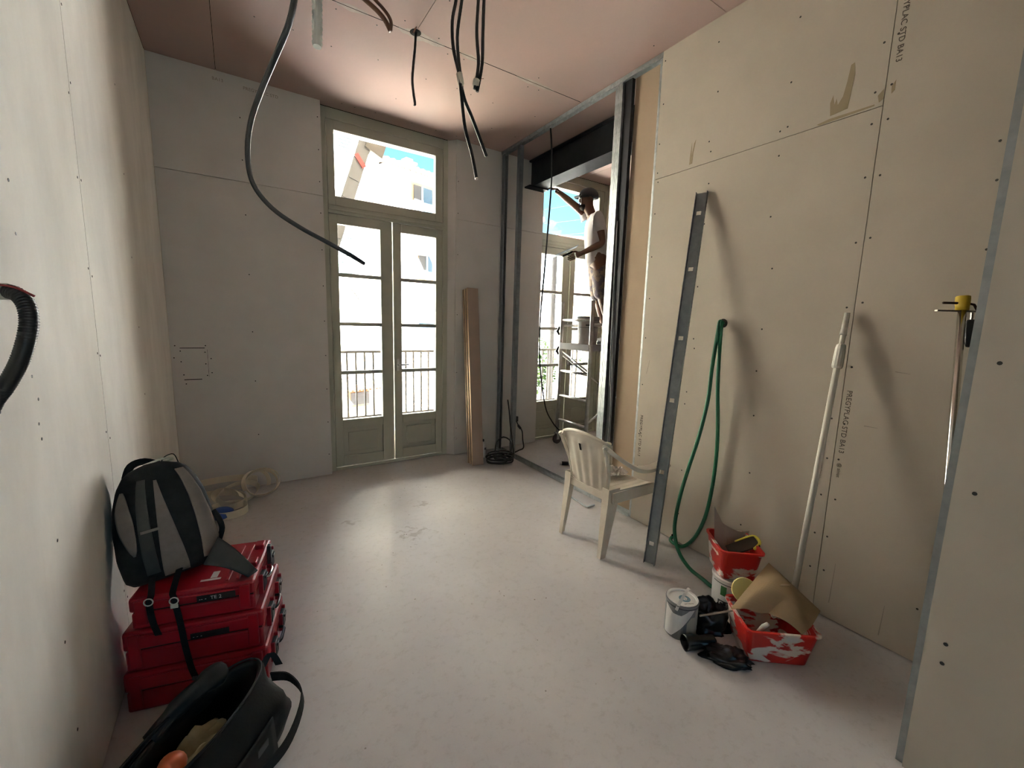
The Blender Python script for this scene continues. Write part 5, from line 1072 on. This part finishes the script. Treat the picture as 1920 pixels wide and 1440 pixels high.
F3 = Vector((-0.84, 0.54, 0)).normalized(); L3 = Vector((-0.54, -0.84, 0)).normalized(); UP = Vector((0, 0, 1))
pe = thing('person', (3.52, 3.47, 1.217), 'worker in white t-shirt, cap and patterned shorts on the scaffold reaching to the beam', 'person')
pelvis = Vector((3.465, 3.585, 2.06)); spine = Vector((3.468, 3.625, 2.30)); chest = Vector((3.44, 3.665, 2.545)); neck = Vector((3.405, 3.69, 2.685))
head = Vector((3.372, 3.715, 2.815)); ht = head+UP*0.105
Ls, Le, Lw, Lh = chest+L3*0.165+UP*0.065, Vector((3.40, 3.475, 2.325)), Vector((3.165, 3.555, 2.195)), Vector((3.095, 3.590, 2.165))
Rs, Re, Rw, Rh = chest-L3*0.150+UP*0.095, Vector((3.215, 3.80, 2.775)), Vector((3.00, 3.775, 2.845)), Vector((2.93, 3.768, 2.862))
Lhip, Lk, La = pelvis+L3*0.085-UP*0.03, Vector((3.475, 3.495, 1.69)), Vector((3.625, 3.430, 1.295))
Rhip, Rk, Ra = pelvis-L3*0.085-UP*0.03, Vector((3.56, 3.64, 1.68)), Vector((3.69, 3.60, 1.295))
BV = {'pelvis': (pelvis, (0.15, 0.115)), 'spine': (spine, (0.135, 0.105)), 'chest': (chest, (0.15, 0.11)), 'neckb': (neck-UP*0.045, 0.062), 'neck': (neck, 0.056),
      'jaw': (head-UP*0.055+F3*0.022, (0.066, 0.076)), 'head': (head+UP*0.01, (0.078, 0.094)), 'crown': (head+UP*0.075-F3*0.008, (0.062, 0.075)),
      'nose': (head-UP*0.012+F3*0.108, 0.012),
      'Ls': (Ls, 0.056), 'Lm': (Ls.lerp(Le, 0.5), 0.046), 'Le': (Le, 0.039), 'Lf': (Le.lerp(Lw, 0.35), 0.039), 'Lw': (Lw, 0.026), 'Lp': (Lw.lerp(Lh, 0.75), (0.036, 0.018)),
      'Rs': (Rs, 0.056), 'Rm': (Rs.lerp(Re, 0.5), 0.046), 'Re': (Re, 0.038), 'Rf': (Re.lerp(Rw, 0.35), 0.038), 'Rw': (Rw, 0.026), 'Rp': (Rw.lerp(Rh, 0.75), (0.036, 0.018)),
      'Lhip': (Lhip, 0.088), 'Lth': (Lhip.lerp(Lk, 0.5), 0.072), 'Lk': (Lk, 0.055), 'Lc': (Lk.lerp(La, 0.35), 0.055), 'La': (La, 0.036),
      'Rhip': (Rhip, 0.088), 'Rth': (Rhip.lerp(Rk, 0.5), 0.072), 'Rk': (Rk, 0.055), 'Rc': (Rk.lerp(Ra, 0.35), 0.055), 'Ra': (Ra, 0.036)}
BE = [('pelvis', 'spine'), ('spine', 'chest'), ('chest', 'neckb'), ('neckb', 'neck'), ('neck', 'jaw'), ('jaw', 'head'), ('head', 'crown'), ('head', 'nose'), ('chest', 'Ls'), ('Ls', 'Lm'), ('Lm', 'Le'), ('Le', 'Lf'), ('Lf', 'Lw'), ('Lw', 'Lp'),
      ('chest', 'Rs'), ('Rs', 'Rm'), ('Rm', 'Re'), ('Re', 'Rf'), ('Rf', 'Rw'), ('Rw', 'Rp'), ('pelvis', 'Lhip'), ('Lhip', 'Lth'), ('Lth', 'Lk'), ('Lk', 'Lc'), ('Lc', 'La'), ('pelvis', 'Rhip'), ('Rhip', 'Rth'), ('Rth', 'Rk'), ('Rk', 'Rc'), ('Rc', 'Ra')]
# fingers: each its own short chain rooted in the palm
def hand(pref, w0, tip, side, curl, thumbdir):
    d_ = (tip-w0).normalized(); sv = (side-d_*side.dot(d_)).normalized(); nv = d_.cross(sv).normalized()*curl
    for i, (o_, l_) in enumerate(((-0.027, 0.062), (-0.009, 0.074), (0.009, 0.070), (0.026, 0.055))):
        a0 = w0.lerp(tip, 0.85)+sv*o_; a1 = a0+d_*l_*0.5+nv*0.008; a2 = a1+d_*l_*0.38+nv*0.024; a3 = a2+d_*l_*0.15+nv*0.026
        for k_, (p_, r_) in enumerate(((a0, 0.0095), (a1, 0.0090), (a2, 0.0082), (a3, 0.0065))): BV['%sf%d%d' % (pref, i, k_)] = (p_, r_)
        for k_ in range(3): BE.append(('%sf%d%d' % (pref, i, k_), '%sf%d%d' % (pref, i, k_+1)))
    t0 = w0.lerp(tip, 0.35)+sv*thumbdir*0.022; t1 = t0+d_*0.028+sv*thumbdir*0.022+nv*0.006; t2 = t1+d_*0.032+nv*0.012
    for k_, (p_, r_) in enumerate(((t0, 0.012), (t1, 0.0105), (t2, 0.008))): BV['%st%d' % (pref, k_)] = (p_, r_)
    for k_ in range(2): BE.append(('%st%d' % (pref, k_), '%st%d' % (pref, k_+1)))
hand('l', Lw, Lh, UP, 1.0, 1); hand('r', Rw, Rh, L3, -0.4, 1)
body = skin_mesh('body', BV, BE, SKIN, pe)
for i, q in enumerate(body.data.skin_vertices[0].data):   # one root per separate chain
    k = list(BV)[i]; q.use_root = (k == 'pelvis' or k.endswith('f00') or k.endswith('f10') or k.endswith('f20') or k.endswith('f30') or k in ('lt0', 'rt0'))
# t-shirt and shorts follow the same joints, a little larger
SV = {'spine': (spine, (0.165, 0.135)), 'hem': (pelvis+UP*0.03, (0.175, 0.145)), 'chest': (chest, (0.172, 0.130)), 'col': (neck-UP*0.055, (0.085, 0.078)),
      'Ls': (Ls, 0.074), 'Lm': (Ls.lerp(Le, 0.62), 0.068), 'Rs': (Rs, 0.074), 'Rm': (Rs.lerp(Re, 0.55), 0.066)}
skin_mesh('t_shirt', SV, [('spine', 'hem'), ('spine', 'chest'), ('chest', 'col'), ('chest', 'Ls'), ('Ls', 'Lm'), ('chest', 'Rs'), ('Rs', 'Rm')], SHIRT, pe)
HV = {'pelvis': (pelvis, (0.165, 0.135)), 'waist': (pelvis+UP*0.10, (0.155, 0.125)), 'Lhip': (Lhip, 0.108), 'Lth': (Lhip.lerp(Lk, 0.5), 0.108), 'Le': (Lhip.lerp(Lk, 0.95), 0.105), 'Rhip': (Rhip, 0.108), 'Rth': (Rhip.lerp(Rk, 0.5), 0.108), 'Re': (Rhip.lerp(Rk, 0.95), 0.105)}
skin_mesh('shorts', HV, [('pelvis', 'waist'), ('pelvis', 'Lhip'), ('Lhip', 'Lth'), ('Lth', 'Le'), ('pelvis', 'Rhip'), ('Rhip', 'Rth'), ('Rth', 'Re')], SHORT, pe)
# cap, beard, ear, eyes, glasses
def dome(c, rx, ry, rz, z0, mb=None, n=22, mm=9):
    rings = []
    for i in range(mm+1):
        ph = z0+(pi/2-z0)*i/mm; rings.append([c+F3*(rx*cos(ph)*cos(2*pi*j/n))+L3*(ry*cos(ph)*sin(2*pi*j/n))+UP*rz*sin(ph) for j in range(n)])
    return (mb or MB()).loft(rings)
cp = dome(head+UP*0.035-F3*0.004, 0.112, 0.096, 0.098, -0.15).build('cap', CAPM, pe, smooth=True)
MB().surf(lambda u, v: head+UP*(0.045-0.018*v)+F3*(0.085+0.075*v*(1-(2*u-1)**2*0.7))+L3*(2*u-1)*0.072, 10, 5, 0.006).build('peak', CAPM, cp, smooth=True)
dome(head-UP*0.06+F3*0.052, 0.050, 0.056, -0.055, 0.0).build('beard', HAIR, pe, smooth=True)
for s_ in (-1, 1):
    MB().lathe([(0.0, -0.008), (0.016, -0.006), (0.024, 0.0), (0.016, 0.006), (0.0, 0.008)], head+L3*s_*0.084-F3*0.008-UP*0.005, 12, Matrix.Rotation(R(90), 3, F3)).build('ear', SKIN, pe, smooth=True)
    MB().lathe([(0.0, -0.010), (0.008, -0.006), (0.010, 0.0), (0.008, 0.006), (0.0, 0.010)], head+L3*s_*0.032+F3*0.086+UP*0.012, 10).build('eye', LIDW, pe, smooth=True)
    MB().tube([head+L3*s_*0.082+F3*0.0+UP*0.016, head+L3*s_*0.072+F3*0.075+UP*0.014, head+L3*s_*0.05+F3*0.103+UP*0.012, head+L3*s_*0.012+F3*0.106+UP*0.012], 0.0028, 6).build('glasses_arm', BLACKPL, pe)
MB().tube([head+L3*0.022+F3*0.094-UP*0.045, head+F3*0.099-UP*0.047, head-L3*0.022+F3*0.094-UP*0.045], 0.005, 6).build('mouth', mat('lip', (0.16, 0.06, 0.05), 0.6), pe, smooth=True)
for A_k in (La, Ra):   # trainers
    f0 = A_k-F3*0.07; rings = []
    for i in range(11):
        t_ = i/10; p = f0+F3*0.27*t_; w_ = 0.034+0.014*sin(pi*min(1, t_*1.1))-0.012*max(0, t_-0.85)*6*0.3; h_ = (0.085 if t_ < 0.35 else 0.085-0.045*(t_-0.35)/0.65)
        rings.append([Vector((p.x, p.y, 1.2175))+L3*w_*cos(2*pi*j/14)+UP*(h_/2+h_/2*sin(2*pi*j/14)) for j in range(14)])
    MB().loft(rings).build('shoe', mat('white_trainer', (0.62, 0.60, 0.58), 0.6), pe, smooth=True)
# hawk board held in the left hand, sanding block in the right
hw = thing('plaster_hawk', (3.02, 3.62, 2.15), 'blue-grey plasterer trowel held in the worker\'s lowered hand', 'trowel')
hc_ = Vector((3.045, 3.640, 2.225)); hx_ = (F3*0.8-UP*0.38+L3*0.15).normalized(); hy_ = (L3+F3*0.1).normalized(); hy_ = (hy_-hx_*hy_.dot(hx_)).normalized(); hz_ = hx_.cross(hy_)
MB().obox(hc_+hx_*0.02, hx_*0.14, hy_*0.05, hz_*0.0025).build('blade', mat('blue_grey_steel', (0.28, 0.36, 0.46), 0.3, 0.6), hw, bevel=0.001)
MB().tube([hc_-hx_*0.05-hz_*0.03, hc_-hx_*0.045-hz_*0.035, hc_+hx_*0.07-hz_*0.035, hc_+hx_*0.075-hz_*0.03], 0.011, 10).build('handle', BLACKPL, hw, smooth=True)
MB().tube([hc_+hx_*0.01-hz_*0.035, hc_+hx_*0.01], 0.006, 8).build('bracket', GALV, hw)

# crumbs of plaster on the floor
m = MB(); rd = random.Random(21)
for k in range(70):
    x = rd.uniform(0.25, 1.5); y = rd.uniform(1.0, 3.9); s = rd.uniform(0.0012, 0.0035)
    a_ = rd.random()*pi; u_ = Vector((cos(a_), sin(a_), 0))*s; v_ = Vector((-sin(a_), cos(a_), 0))*s*rd.uniform(0.4, 0.9)
    m.obox((x, y, s*0.35), u_, v_, Vector((0, 0, s*0.35)))
st_ = stuff(m.build('floor_debris', mat('plaster_crumb', (0.20, 0.17, 0.15), 0.9, col2=(0.5, 0.46, 0.42), scale=40), origin=(1, 2, 0)))
tag(st_, 'small plaster crumbs scattered over the concrete floor', 'debris')
